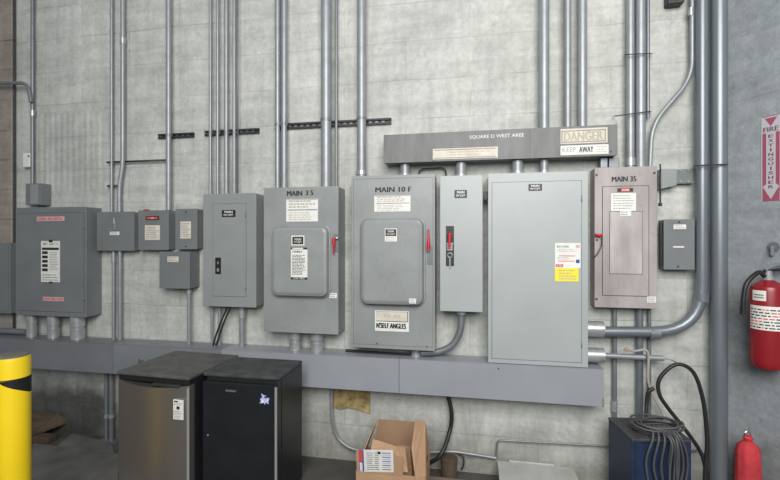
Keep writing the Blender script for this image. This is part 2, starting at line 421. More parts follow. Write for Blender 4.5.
# A: large panel at far left
A = Cab('breaker_box', 'large dark grey panelboard with two pink labels, furthest left on the wall', 'electrical panel', 16, 87, 208, 206.5, 315, 317.3, .15, 'paint_dark', lip=True)
mb = MB(); x0, x1 = A.x0+.03, A.x1-.012
d, *_ = door_line(A, 18.5, 84, 213.5, 212.5, 310.5, 312.5, 'paint_dark', 'door', .003, .0022, (.86, .14))
Y2 = A.y+.0032
def labelpart(cab, yy, px0, px1, py0, py1, m, name, fn, parent=None):
    mb = MB(); r = plate(mb, px0, px1, py0, py1, yy, m); fn(mb, r); return mb.build(name, parent or cab.root)
def f(mb, r):
    rect(mb, r, 0, 1, .86, 1, 'white'); rtext(mb, r, 'AD  DD 11', .5, .93, .8, .06)
    rect(mb, r, .42, .62, .97, 1.03, 'ink'); rect(mb, r, .42, .62, -.03, .01, 'ink')
    rect(mb, r, .05, .95, .78, .84, 'ink')
    for k in range(5): rect(mb, r, .06, .36, .26+.105*k, .33+.105*k, 'ink'); 
    X0, X1, Z0, Z1, y = r
    lines(mb, (X0+(X1-X0)*.42, X1, Z0+(Z1-Z0)*.24, Z0+(Z1-Z0)*.78, y), 11)
    lines(mb, (X0, X1, Z0, Z0+(Z1-Z0)*.22, y), 3)
labelpart(A, Y2, 41.2, 60, 241, 282, 'white', 'instruction_label', f, d)
def f(mb, r): rtext(mb, r, 'DANGER  HIGH VOLTAGE', .5, .5, .9, .55, 'red_ink', .02)
labelpart(A, Y2, 37, 64.5, 216.5, 221, 'pink', 'warning_label', f, d)
labelpart(A, Y2, 43, 64, 297, 301, 'pink', 'warning_label', f, d)

# B C D E small boxes
B = Cab('pull_box', 'square grey pull box with padlock hasp, between large panel and red-labelled box', 'electrical box', 97, 134.5, 212, 211.5, 250.5, 251, .085, 'paint_dark', lip=True)
mb = MB(); p = P(115, 224, B.y); mb.box(p.x-.012, p.x+.012, -B.y-.006, -B.y, p.z-.05, p.z+.03, 'galv', .004); mb.tube([(p.x, -B.y-.01, p.z+.05), (p.x, -B.y-.01, p.z)], .006, 'galv', 10); mb.build('hasp', B.root)
labelpart(B, B.y, 110, 119.5, 231.7, 235, 'white', 'label', lambda mb, r: lines(mb, r, 2, 'grey_ink'))
Cc = Cab('disconnect_box', 'small grey box with red window and square paper label, right of hasped box', 'electrical box', 138.5, 169, 210.5, 210, 249.8, 250.2, .09, 'paint_dark', lip=True)
mb = MB(); r = plate(mb, 146, 159, 216.2, 220, Cc.y, 'black', .003); rect(mb, r, .08, .92, .2, .8, 'red_ink'); rtext(mb, r, 'ON', .5, .5, .2, .4, 'white'); mb.build('switch_window', Cc.root)
labelpart(Cc, Cc.y, 145, 160, 225.3, 240, 'cream', 'label', lambda mb, r: lines(mb, r, 7, 'grey_ink'))
mb = MB(); z = Cc.z1; x = P(146, 210, .09).x; mb.box(x-.02, x+.02, -.1, -.07, z+.0005, z+.008, 'red'); mb.build('red_tab', Cc.root)
Dd = Cab('disconnect_box', 'narrow grey box with tall paper label, beside the tall panel', 'electrical box', 175.5, 197.5, 209, 208.5, 249, 249.5, .085, 'paint_dark', lip=True)
labelpart(Dd, Dd.y, 180.5, 191, 221.5, 238.5, 'cream', 'label', lambda mb, r: lines(mb, r, 8, 'grey_ink'))
for py in (212, 246.5):
    p = P(186, py, Dd.y); MB().tube([(p.x, -Dd.y-.004, p.z), (p.x, -Dd.y, p.z)], .006, 'dark_steel', 10).build('screw', Dd.root)
E = Cab('junction_box', 'grey box with small paper tag hung below the two small boxes', 'electrical box', 159.7, 190, 252, 251.5, 288, 289, .13, 'paint_dark', lip=True)
labelpart(E, E.y, 167.5, 178.5, 256.5, 262, 'cream', 'label', lambda mb, r: lines(mb, r, 3, 'grey_ink'))

# F tall panel
Ff = Cab('breaker_box', 'tall mid-grey panelboard with black nameplate and black latch, under four thin conduits', 'electrical panel', 203.5, 256.5, 194, 193, 305.8, 307.8, .13, 'paint', lip=True)
d, *_ = door_line(Ff, 213, 246, 204, 203.3, 295.8, 297, 'paint', 'door', .003, .0018, (.88, .1))
Ff.y += .0032; nameplate(Ff, 222, 235.5, 210, 217)
mb = MB(); r = plate(mb, 215.5, 221, 257.5, 274, Ff.y, 'black', .004); rect(mb, r, .3, .7, .15, .35, 'grey_ink'); rect(mb, r, .38, .62, .6, .75, 'grey_ink'); mb.build('latch', d)

# G fused switch MAIN 35
G = Cab('safety_switch', 'grey switch cabinet stencilled MAIN 3 5 with rounded raised door', 'switch cabinet', 264, 338.5, 188, 186, 331.3, 334.8, .18, 'paint_scuffed', lip=True)
text_part(G, 'MAIN', 294.6, 193.4, 15.5, 5, bold=.05); text_part(G, '3 5', 309.5, 192.8, 8, 5, bold=.05)
def warn(mb, r):
    rect(mb, r, .02, .98, .955, .98, 'grey_ink'); rect(mb, r, .05, .98, .50, .53, 'ink'); lines(mb, (r[0], r[1], r[2]+(r[3]-r[2])*.55, r[3], r[4]), 3, 'faint_ink', th=.5)
    lines(mb, (r[0], r[1], r[2], r[2]+(r[3]-r[2])*.48, r[4]), 4, 'faint_ink')
labelpart(G, G.y, 286.3, 318, 199, 221.5, 'white', 'warning_label', warn)
def raised(cab, px0, px1, py0, py1, th, m, rr=.05):
    y = cab.y; pc = (px0+px1)/2
    x0 = P(px0, 240, y+th).x; x1 = P(px1, 240, y+th).x; z1 = P(pc, py0, y+th).z; z0 = P(pc, py1, y+th).z
    mb = MB().rbox(x0-.012, x1+.012, -y, -y-.012, z0-.012, z1+.012, rr+.01, m)
    dd = mb.build('door', cab.root)
    MB().rbox(x0, x1, -y-.0122, -y-th, z0, z1, rr, m, 6, .026).build('door_pan', dd)
    MB().rbox(x0+.03, x1-.03, -y-th-.0002, -y-th-.003, z0+.03, z1-.03, .02, m, 4, .002).build('door_face', dd)
    return dd
dG = raised(G, 270.5, 327, 226.5, 297, .055, 'paint_scuffed')
G2 = G.y+.0585
def f(mb, r): rect(mb, r, .08, .92, .12, .88, 'ink'); rtext(mb, r, 'MAIN', .5, .62, .5, .25, 'white', dy=.0008); rtext(mb, r, 'SW EQPT', .5, .33, .6, .2, 'white', dy=.0008)
labelpart(G, G2, 291.5, 304.5, 235.5, 245.5, 'white', 'nameplate', f, dG)
def f(mb, r):
    rect(mb, r, 0, 1, .94, 1, 'ink'); rect(mb, r, .1, .75, .95, .99, 'white', .0004); rect(mb, r, 0, 1, 0, .07, 'ink'); rtext(mb, r, 'CN TEC', .5, .035, .7, .05, 'white', dy=.0008); rtext(mb, r, 'NEMA', .4, .87, .6, .06)
    lines(mb, (r[0], r[1], r[2]+(r[3]-r[2])*.08, r[2]+(r[3]-r[2])*.84, r[4]), 14, 'ink', th=.45)
labelpart(G, G2, 291, 307.5, 247.5, 279.5, 'white', 'instruction_label', f, dG)
labelpart(G, G.y, 329.5, 337, 293, 298, 'white', 'small_label', lambda mb, r: lines(mb, r, 2))
def handle(cab, px, py0, py1, flip=1, tip='chrome'):
    y = cab.y; a = P(px, py0, y+.03); c = P(px, py1, y+.03)
    mb = MB(); mb.box(a.x-.008, a.x+.03, -y-.006, -y, a.z-.10, a.z+.03, 'paint_dark', .002); mb.tube([(a.x, -y-.03, a.z+.0), (a.x, -y, a.z)], .008, 'chrome', 10)
    h = mb.build('handle_bracket', cab.root)
    mb = MB(); mb.tube([a, a.lerp(c, .5)+Vector((.004, -.004, 0)), c], lambda t: .0125-.0075*t, 'red', 12, fillet=.03); mb.build('handle_lever', h, label='red lever')
    return h
h = handle(G, 333.5, 238, 254)
mb = MB(); p = P(336, 238, G.y+.03); mb.tube([p+Vector((-.02, 0, 0)), p+Vector((.022, 0, 0))], .005, 'chrome', 8); mb.build('padlock', h)

# H MAIN 10 F
Hh = Cab('safety_switch', 'tallest grey switch cabinet stencilled MAIN 10 F with rounded raised door', 'switch cabinet', 351.6, 435, 176, 174, 347.2, 351, .18, 'paint_scuffed', lip=True)
text_part(Hh, 'MAIN 10 F', 393.3, 189.5, 36.5, 5.2, bold=.05)
labelpart(Hh, Hh.y, 374.3, 410.5, 195.5, 211.5, 'white', 'warning_label', warn)
dH = raised(Hh, 360, 423, 218.5, 305.5, .065, 'paint_scuffed', .055)
H2 = Hh.y+.0685
def f(mb, r): rect(mb, r, .06, .94, .42, .94, 'ink'); rtext(mb, r, 'MAIN', .5, .78, .5, .18, 'white', dy=.0008); rtext(mb, r, 'SW EQPT', .5, .56, .7, .14, 'white', dy=.0008); lines(mb, (r[0], r[1], r[2], r[2]+(r[3]-r[2])*.4, r[4]), 2, 'faint_ink')
labelpart(Hh, H2, 384.8, 397, 228.5, 241.5, 'white', 'nameplate', f, dH)
labelpart(Hh, H2, 409, 416, 298.5, 303.5, 'white', 'small_label', lambda mb, r: lines(mb, r, 2), dH)
def f(mb, r):
    rect(mb, r, .03, .97, .48, .96, 'cream'); rect(mb, r, .03, .97, .47, .50, 'ink', .0004); rect(mb, r, .955, .975, .5, .97, 'ink', .0004); rect(mb, r, .03, .97, .945, .965, 'grey_ink', .0004)
    rtext(mb, r, 'THIS SIDE', .5, .74, .5, .15, 'faint_ink', dy=.0008)
    rtext(mb, r, "N'SELF ANGLES", .48, .27, .88, .26, 'ink', .05, dy=.0008)
labelpart(Hh, Hh.y, 375, 409, 310.8, 331.3, 'white', 'warning_label', f)
h = handle(Hh, 428.2, 250, 229)
door_line(Hh, 353.6, 432.8, 179, 177.6, 343.8, 347, 'paint_scuffed', 'front_panel', .0004, .0012)
# small dirt-black screws at foot
for px in (377, 427):
    p = P(px, 343.5+(px-377)*.06, Hh.y+.001); MB().tube([(p.x, -Hh.y-.004, p.z), (p.x, -Hh.y, p.z)], .005, 'dark_steel', 10).build('screw', Hh.root)

# I narrow disconnect
I = Cab('safety_switch', 'narrow plain grey switch box with red handle on black strip', 'switch cabinet', 440, 482.6, 176.2, 174.8, 310.3, 312.8, .17, 'paint_light', lip=True)
nameplate(I, 454.5, 467, 190, 198)
mb = MB(); r = plate(mb, 446, 454, 226, 266, I.y, 'black', .004)
rect(mb, r, .2, .75, .38, .60, 'grey_ink'); lines(mb, (r[0], r[1], r[2]+(r[3]-r[2])*.38, r[2]+(r[3]-r[2])*.6, r[4]-.0004), 5, 'white', ragged=.1)
X0, X1, Z0, Z1, y = r; cx = (X0+X1)/2
st = mb.build('handle_plate', I.root)
mb = MB(); zt = Z0+(Z1-Z0)*.78; mb.tube([(cx, y, zt), (cx, y-.035, zt)], .012, 'red', 14); mb.tube([(cx, y-.03, zt+.01), (cx-.003, y-.035, zt-.09)], lambda t: .013-.006*t, 'red', 12); mb.build('handle_lever', st, label='red lever')
mb = MB(); zt = Z0+(Z1-Z0)*.27
mb.tube([(cx+.016*math.cos(a*math.pi/8), y-.004, zt+.016*math.sin(a*math.pi/8)) for a in range(17)], .004, 'trim', 8, caps=False)
mb.box(cx-.004, cx+.004, y-.006, y-.001, zt-.09, zt-.015, 'trim'); mb.build('padlock_ring', st)

# J big pale cabinet
J = Cab('switchboard_cabinet', 'biggest pale grey flat-doored cabinet with white and yellow label', 'electrical cabinet', 488, 588, 174.3, 170.3, 362.3, 367.6, .165, 'paint_light', lip=True)
dJ, jx0, jx1, jz0, jz1 = door_line(J, 492, 581.5, 183, 180.2, 358.6, 362.3, 'paint_light', 'door', .003, .002, (.9, .1))
J.y += .0032; nameplate(J, 528.5, 542, 184, 190.8)
def f(mb, r):
    rtext(mb, r, 'EATON', .3, .86, .46, .08, 'logo_blue', .02); rect(mb, r, .82, .97, .8, .93, 'pink')
    lines(mb, (r[0], r[1], r[2]+(r[3]-r[2])*.62, r[2]+(r[3]-r[2])*.78, r[4]), 2, 'faint_ink')
    rect(mb, r, .15, .8, .47, .5, 'red_ink'); rect(mb, r, .12, .75, .26, .29, 'red_ink'); rect(mb, r, .82, .96, .2, .34, 'logo_blue')
    lines(mb, (r[0], r[1], r[2]+(r[3]-r[2])*.32, r[2]+(r[3]-r[2])*.46, r[4]), 2, 'faint_ink', x1=.7)
    rect(mb, r, .03, .32, .04, .15, 'red_ink'); rtext(mb, r, '3 YR', .17, .095, .18, .07, 'white', dy=.0008)
labelpart(J, J.y, 555, 580.5, 243, 268, 'white', 'product_label', f, dJ)
labelpart(J, J.y, 555, 578.5, 268, 281.3, 'yellow_label', 'yellow_label', lambda mb, r: lines(mb, r, 4, 'faint_ink', x0=.15), dJ)
mb = MB(); p = P(485.5, 196, .1); mb.box(p.x-.012, J.x0-.0005, -.12, -.09, p.z-.03, p.z+.03, 'black', .003); mb.build('side_catch', J.root)

# K pinkish panel
K = Cab('breaker_box', 'faded pinkish panelboard stencilled MAIN 3 5 with inner door and paper notice', 'electrical panel', 594.4, 656.9, 168, 165.8, 306.7, 309.2, .12, 'paint_pink', lip=True)
text_part(K, 'MAIN 35', 624, 179, 25, 5.3, 'ink', bold=.045)
dK, *_ = door_line(K, 602.6, 648.5, 187, 185.7, 294.8, 296.5, 'paint_pink', 'door', .004, .0035)
K.y += .0043
dK2, *_ = door_line(K, 609.8, 642.2, 212, 211.2, 273.3, 274.4, 'paint_pink_pale', 'inner_door', .003, .0022)
mb = MB(); r = plate(mb, 617.3, 633, 188.2, 191.8, K.y, 'black'); rect(mb, r, .25, .78, .1, .9, 'red_ink'); rtext(mb, r, 'DANGER', .52, .5, .45, .5, 'white', dy=.0008)
mb.build('danger_label', dK)
def f(mb, r): lines(mb, r, 6, 'grey_ink', th=.25)
labelpart(K, K.y+.0002, 611, 636, 193, 211, 'white', 'paper_notice', f, dK)
labelpart(K, K.y+.0035, 620, 631, 210.5, 216, 'white', 'notice_tail', lambda mb, r: lines(mb, r, 2), dK2)
labelpart(K, .1242, 647, 656, 296.5, 302.5, 'white', 'small_label', lambda mb, r: lines(mb, r, 3, ragged=.1))
for px, py in ((596.5, 175), (654.3, 173), (596.5, 299), (597, 240)):
    p = P(px, py, .125); MB().tube([(p.x, -.129, p.z), (p.x, -.124, p.z)], .007, 'dark_steel', 10).build('screw', K.root)
mb = MB(); p = P(600, 235.5, K.y+.02); mb.tube([p+Vector((-.03, 0, .005)), p+Vector((.015, 0, 0))], .009, 'red', 10); mb.tube([p, p+Vector((0, .024, 0))], .008, 'chrome', 8); mb.build('latch_handle', K.root, label='red latch handle')
mb = MB(); mb.tube([p+Vector((.01, 0, -.005)), p+Vector((.012, .002, -.07)), p+Vector((-.02, .003, -.13)), p+Vector((-.035, .03, -.15))], .003, 'rubber', 8, fillet=.04); mb.build('seal_wire', K.root)

# L small box right
Lb = Cab('junction_box', 'small dark grey box with white label, right of the pinkish panel', 'electrical box', 663.5, 694.5, 219.5, 219, 269.3, 270, .09, 'paint_dark', lip=True)
labelpart(Lb, Lb.y, 673.5, 686, 224.5, 229, 'white', 'label', lambda mb, r: lines(mb, r, 2))
mb = MB(); r = plate(mb, 673, 684, 246.2, 247.6, Lb.y, 'white'); mb.build('small_label', Lb.root)
for px, py in ((679, 222), (678, 266.5)):
    p = P(px, py, Lb.y); MB().tube([(p.x, -Lb.y-.004, p.z), (p.x, -Lb.y, p.z)], .006, 'dark_steel', 10).build('screw', Lb.root)
mb = MB(); xa = P(660, 240, .06).x; mb.box(xa, Lb.x0-.0005, -.07, -.04, Lb.z0+.02, Lb.z1-.02, 'dark_steel', .002); mb.build('hinge_strip', Lb.root)

# left small items
LB = Cab('conduit_box', 'small grey conduit box above the far-left panel', 'electrical box', 25.5, 40.5, 183.5, 183.2, 205, 205, .10, 'paint_dark')
MB().box(LB.x0+.055, LB.x1-.02, -.104, -.1, LB.z0+.01, LB.z1-.01, 'paint', .002).build('cover', LB.root)
SB = Cab('electrical_box', 'plain dark box at the left edge, left of the large panel', 'electrical box', -26, 10.3, 243, 243, 312.5, 313.5, .10, 'paint_dark', back=.013)
MB().box(SB.x0+.02, SB.x1-.02, -.104, -.1, SB.z0+.02, SB.z1-.02, 'paint_dark', .002).build('cover', SB.root)
mb = MB(); a = P(22.5, 153, .05); c = P(29.5, 167, .05)
mb.box(a.x, c.x, -.05, -.002, c.z, a.z, 'white', .008, 3)
o = mb.build('photo_sensor'); tag(o, 'tiny white sensor box on the wall, top left', 'sensor')
MB().tube([(c.x-.008, -.054, a.z-.03), (c.x-.008, -.05, a.z-.03)], .01, 'grey_ink', 10).build('lens', o)

# ---------------------------------------------------------------- upper duct
UD = Cab('wireway', 'dark weathered wireway with stencilled name and danger sign, above the cabinets', 'cable duct', 384, 617, 135.3, 124.7, 163, 155.2, .15, 'trough_top', .002)
ux = P(530, 140, .15).x
MB().box(UD.x0-.002, ux-.0015, -.153, -.1503, UD.z0-.002, UD.z1+.002, 'trough_top', .001).build('cover', UD.root)
MB().box(ux+.0015, UD.x1+.002, -.153, -.1503, UD.z0-.002, UD.z1+.002, 'trough_top', .001).build('cover', UD.root)
UD.y = .1532
text_part(UD, 'SQUARE D WEST AREE', 496.5, 136.3, 54.5, 4, 'white', bold=.005)
def f(mb, r):
    rect(mb, r, .02, .98, .83, .9, 'grey_ink'); rect(mb, r, .02, .98, .08, .14, 'grey_ink'); lines(mb, (r[0]+(r[1]-r[0])*.2, r[1], r[2]+(r[3]-r[2])*.2, r[3]-(r[3]-r[2])*.2, r[4]), 2, 'faint_ink', th=.25)
labelpart(UD, UD.y, 432.8, 497.8, 147.8, 158.5, 'cream', 'warning_label', f)
def f(mb, r):
    for a in ((.02,.04,.1,.86), (.94,.96,.1,.86), (.02,.96,.08,.14), (.02,.96,.82,.88)): rect(mb, r, *a, 'grey_ink')
    rtext(mb, r, 'DANGER', .49, .48, .84, .6, 'faint_ink', .03)
labelpart(UD, UD.y, 560.5, 607.5, 128.2, 143.3, 'cream', 'danger_sign', f)
def f(mb, r): rtext(mb, r, 'KEEP', .18, .55, .28, .5, 'grey_ink', .0); rtext(mb, r, 'AWAY', .54, .52, .3, .62, 'ink', .022); lines(mb, (r[0]+(r[1]-r[0])*.72, r[1], r[2], r[3], r[4]), 3, 'faint_ink')
labelpart(UD, UD.y, 560.5, 608.5, 145, 154.5, 'white', 'keep_away_sign', f)
p = P(611, 151.5, UD.y); MB().tube([(p.x, -UD.y-.003, p.z), (p.x, -UD.y, p.z)], .006, 'dark_steel', 10).build('screw', UD.root)

# ---------------------------------------------------------------- lower duct: three lengths laid end to end
TY = .18
tz1 = (P(56, 341.3, TY).z+P(603, 370, TY).z+P(399, 357.5, TY).z)/3; tz0 = (P(30, 367.7, TY).z+P(603, 407, TY).z+P(399, 394.6, TY).z)/3
xe = [P(-60, 360, TY).x, P(113, 360, TY).x, P(221, 360, TY).x, P(399, 360, TY).x, P(604, 380, TY).x]
labs = ['dark brownish-grey length of floor-level duct behind the yellow bollard', 'short length of lower duct directly behind the two fridges', 'lower duct length between black fridge and the seam under MAIN 10 F', 'lightest lower duct length, running under the big pale cabinet to its end']
for k in range(4):
    x0, x1 = xe[k]+.0015, xe[k+1]-.0015
    t = thing('cable_duct', labs[k], 'cable duct', ((x0+x1)/2, -TY/2, tz0), 0, 'lower cable duct lengths')
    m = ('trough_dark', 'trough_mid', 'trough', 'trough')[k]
    MB().box(x0, x1, -TY+.003, -.014 if k == 0 else -.0005, tz0, tz1-.003, m, .003).build('channel', t)
    MB().box(x0, x1, -TY, -TY+.0028, tz0+.002, tz1-.004, m, .001).build('front_cover', t)
    MB().box(x0, x1, -TY-.002, -.014 if k == 0 else -.0005, tz1-.0028, tz1, m, .001).build('lid', t)
    if k == 3: 
        MB().box(x1-.008, x1+.001, -TY-.001, -TY+.001, tz0+.001, tz0+.06, 'paint_dark').build('end_tab', t)
        p = P(498.5, 368.5, TY); MB().tube([(p.x, -TY-.003, p.z), (p.x, -TY, p.z)], .005, 'dark_steel', 8).build('screw', t)
    if k == 1:
        mb = MB(); p = P(138, 361.5, TY); mb.text('I<  IE', P(146, 361, TY).x, p.z, -TY-.0006, wpx(17, 146, 361, TY), wpx(5.5, 146, 361, TY), 'ink', .02); mb.build('hand_lettering', t)

# ---------------------------------------------------------------- conduits
def Z_of(v, px, y): return v if isinstance(v, float) and v < 10 and v != int(v) else P(px, v, y).z
def conduit(label, pts, w, y, m='galv', fillet=.0, couplings=(), straps=(), top=False, endz=None, startz=None, r=None, cat='conduit', name='conduit', seg=20, group=None, cm='cast'):
    """pts in photo px on the plane y; top: first point runs up to the wall top; endz/startz: exact heights"""
    q = [P(a, b, y) for a, b in pts]
    if top: q[0] = Vector((q[1].x if abs(pts[0][0]-pts[1][0]) < 2 else q[0].x, -y, TOP))
    if startz is not None: q[0].z = startz
    if endz is not None: q[-1].z = endz
    mid = q[len(q)//2]
    rr = r or w/2*depth(q[-1])/F
    mb = MB().tube(q, rr, m, seg, fillet)
    o = mb.build(name); tag(o, label, cat, group)
    for (cx, cy, hh) in couplings:
        c = P(cx, cy, y); MB().tube([c+Vector((0, 0, hh/2)), c-Vector((0, 0, hh/2))], rr*1.22, cm, seg).build('coupling', o)
    for (cx, cy) in straps:
        c = P(cx, cy, y); mb = MB().tube([c+Vector((0, 0, .011)), c-Vector((0, 0, .011))], rr*1.1, 'galv_dull', seg)
        mb.box(c.x+rr, c.x+rr+.006, -y-.004, -y+.01, c.z-.01, c.z+.01, 'galv_dull'); mb.build('strap', o)
    # fitted parts are children placed relative to the parent
    for ch in o.children: pass
    return o
e = .0008
# left end
conduit('thin conduit dropping from the top into the small box above the far-left panel', [(32.5,-60),(32.5,184)], 3.2, .05, 'galv_dull', top=True, endz=LB.z1+e, couplings=[(32.5,113,.05)])
conduit('dark conduit entering from the left edge and elbowing down the wall', [(-60,83),(28,83),(31,102)], 3.4, .085, 'galv_dull', fillet=.1)
conduit('thin rusty conduit running down the brown wall joint', [(14.3,-60),(14.3,240),(14,328)], 2.2, .03, 'dark_steel', top=True, seg=10)
mb = MB(); a = P(-50, 331.5, .06); c = P(27, 331.5, .06); rr = wpx(6, 10, 331, .06)/2; mb.tube([(a.x, -.06, tz1+rr+.002), (c.x, -.06, tz1+rr+.002)], rr, 'galv_dull'); tag(mb.build('conduit'), 'short level conduit under the dark box at the left edge', 'conduit')
# above hasped box
conduit('thin left conduit of the pair feeding the hasped box', [(111.6,-60),(111.6,212)], 2.8, .05, top=True, endz=B.z1+e, straps=[(111.6,162.5)])
conduit('conduit with an offset bend feeding the hasped box', [(122.8,-60),(122.8,165),(119.3,186),(119.3,212)], 4.2, .055, top=True, endz=B.z1+e, fillet=.08, couplings=[(122.8,41,.05)])
conduit('thin conduit from hasped box down to duct, left of a pair', [(113.5,251),(113.5,338)], 3, .055, startz=B.z0-e, endz=tz1+e, couplings=[(113.5,258,.07)])
conduit('thin conduit from hasped box down to duct, right of a pair', [(120,251),(120,338)], 3.6, .055, startz=B.z0-e, endz=tz1+e)
conduit('conduit dropping into the red-windowed box', [(168.6,-60),(168.6,210)], 5, .075, top=True, endz=Cc.z1+e, straps=[(168.6,135.3)])
conduit('conduit from the lower tagged box down to the duct', [(189,289),(189,342)], 3.6, .08, startz=E.z0-e, endz=tz1+e, couplings=[(189,291.5,.03)])
# horizontal rods
for (a, b_, py, lab) in ((107, 167, 162.3, 'thin dark support rod bridging conduits above the small boxes'), (107.5, 117, 186, 'short dark rod stub clamped behind the conduit pair')):
    q0 = P(a, py, .035); q1 = P(b_, py, .035); q1.z = q0.z
    tag(MB().tube([q0, q1], .008, 'dark_steel', 10).build('support_rod'), lab, 'rod')
# strut channels
def strut(label, px0, px1, py0, py1, hpx, y=.022):
    a = P(px0, py0, y); c = P(px1, py1, y); zc = (a.z+c.z)/2; h = wpx(hpx, (px0+px1)/2, (py0+py1)/2, y)/2
    mb = MB(); mb.box(a.x, c.x, -y, -.0002, zc-h, zc-h+.006, 'dark_steel'); mb.box(a.x, c.x, -y, -.0002, zc+h-.006, zc+h, 'dark_steel'); mb.box(a.x, c.x, -.006, -.0002, zc-h+.006, zc+h-.006, 'dark_steel')
    mb.box(a.x, c.x, -y, -y+.004, zc-h+.006, zc-h+.014, 'dark_steel'); mb.box(a.x, c.x, -y, -y+.004, zc+h-.014, zc+h-.006, 'dark_steel')
    n = int((c.x-a.x)/.05)
    for k in range(n):
        x = a.x+.025+k*.05; mb.box(x-.014, x+.008, -.0095, -.006, zc-.006, zc+.006, 'galv_dull')
    o = mb.build('strut_channel'); return tag(o, label, 'strut channel')
strut('short black slotted channel crossing the single conduit on the left', 157.7, 193, 135.9, 134.9, 4.6)
strut('black slotted channel behind the four thin conduits', 204.3, 258.5, 132.9, 130.6, 5)
strut('longest black slotted channel, crossing conduits above MAIN 3 5 and MAIN 10 F', 274.5, 391, 127, 120.3, 6)
# four thin over F
for px, w, lab in ((210.3, 2.8, 'first'), (217.6, 3, 'second'), (226.3, 4, 'third and brightest'), (234.2, 3.2, 'fourth')):
    conduit(lab + ' from left of the four thin conduits into the tall panel', [(px,-60),(px,193)], w, .065, top=True, endz=Ff.z1+e, straps=[(px,132.5)], group='thin conduits above the tall panel')
conduit('hair-thin wire conduit just right of the four thin conduits', [(237.9,-60),(237.9,193)], 1.2, .06, 'galv_dull', top=True, endz=Ff.z1+e, seg=8)
# below F
conduit('thin conduit under the tall panel, leftmost', [(212,307),(212,344)], 2.6, .06, startz=Ff.z0-e, endz=tz1+e)
conduit('short pale conduit stub beside the black cables under the tall panel', [(219.5,307),(219.5,344)], 2.6, .06, startz=Ff.z0-e, endz=tz1+e)
conduit('thicker conduit with coupling under the right of the tall panel', [(242,307),(242,345)], 5.2, .07, startz=Ff.z0-e, endz=tz1+e, couplings=[(242,314,.06)])
for k, (a, b_, c_) in enumerate((((228,308),(219,326),(213,344)), ((231,308),(224,322),(216,345)))):
    q = [P(*a, .09), P(*b_, .10), P(*c_, .09)]; q[0].z = Ff.z0-e; q[-1].z = tz1+e+.004
    tag(MB().tube(q, .007, 'rubber', 10, fillet=.12).build('power_cable'), ('left' if k == 0 else 'right')+' of two black cables bowing out under the tall panel', 'cable', 'black cables under the tall panel')
# above G
conduit('left of the paired conduits dropping into MAIN 3 5', [(277.6,-60),(277.6,188)], 5.2, .07, top=True, endz=G.z1+e, straps=[(278,124.5)])
conduit('right of the paired conduits dropping into MAIN 3 5', [(284.2,-60),(284.2,188)], 5.8, .07, top=True, endz=G.z1+e, straps=[(284,124.2)])
conduit('thick conduit dropping into the right of MAIN 3 5', [(326.2,-60),(326.2,188)], 10.5, .09, top=True, endz=G.z1+e, straps=[(326.2,120)])
conduit('thin pale conduit close beside the thick conduit over MAIN 3 5', [(336.3,-60),(336.3,188)], 3, .06, 'galv_dull', top=True, endz=G.z1+e)
conduit('conduit dropping into the left of MAIN 10 F', [(361.6,-60),(361.6,176)], 9, .085, top=True, endz=Hh.z1+e, straps=[(361.6,118.5)], couplings=[(361.6,173,.03)])
# fittings under A and G
def fitting(label, px, w, pyA, z_top, z_bot, y=.09, group=None):
    c = P(px, pyA, y); r = wpx(w, px, pyA, y)/2; h = z_top-z_bot
    o = MB().tube([(c.x, -y, z_bot+e), (c.x, -y, z_top-e)], r*.88, 'cast', 24).build('conduit_nipple'); tag(o, label, 'conduit fitting', group)
    MB().tube([(c.x, -y, z_bot+e), (c.x, -y, z_bot+h*.45)], r, 'cast', 24).build('lower_collar', o)
    MB().tube([(c.x, -y, z_bot+h*.55), (c.x, -y, z_top-e)], r, 'cast', 24).build('upper_collar', o)
    return o
for px, w, lab in ((31.8, 9, 'left'), (53.5, 10.5, 'middle'), (77.7, 13, 'right and widest')):
    fitting(lab+' of three round fittings joining far-left panel to duct', px, w, 326, A.z0, tz1, group='fittings under the far-left panel')
fitting('left round fitting between MAIN 3 5 and the duct', 295.3, 11.5, 343, G.z0, tz1)
fitting('right round fitting between MAIN 3 5 and the duct', 317, 12.8, 345, G.z0, tz1)
fitting('stubby fitting under the right corner of MAIN 10 F', 416, 10, 352, Hh.z0, tz1)
# nipples between upper duct and cabinets
for px, w, zt, lab in ((405, 9.5, Hh.z1, 'short conduit from the upper wireway into MAIN 10 F'), (461, 10.5, I.z1, 'short conduit from the wireway into the narrow switch box'), (517.5, 11, J.z1, 'wide short conduit from the wireway into the big pale cabinet'), (544, 8, J.z1, 'slimmer short conduit from the wireway into the big pale cabinet')):
    y = .085; c = P(px, 168, y)
    o = MB().tube([(c.x, -y, zt+e), (c.x, -y, UD.z0-e)], wpx(w, px, 168, y)/2, 'galv', 24).build('conduit_nipple'); tag(o, lab, 'conduit')
    MB().tube([(c.x, -y, zt+e), (c.x, -y, zt+.02)], wpx(w, px, 168, y)/2*1.15, 'cast', 24).build('locknut', o)
q = [P(419, 180, .04), P(419, 169, .04), P(446, 167.5, .04), P(446, 180, .04)]
tag(MB().tube(q, .005, 'rubber', 8, fillet=.06).build('arched_wire'), 'thin dark wire arching on the wall between MAIN 10 F and the narrow box', 'wire')
# above upper duct
conduit('left of three conduits rising from the upper wireway', [(544,-60),(544,128)], 9.8, .08, top=True, endz=UD.z1+e)
conduit('middle and thinnest of three conduits rising from the upper wireway', [(567.6,-60),(567.6,127)], 6.8, .08, top=True, endz=UD.z1+e)
conduit('right of three conduits rising from the upper wireway', [(582.2,-60),(582.2,126)], 9, .08, top=True, endz=UD.z1+e)
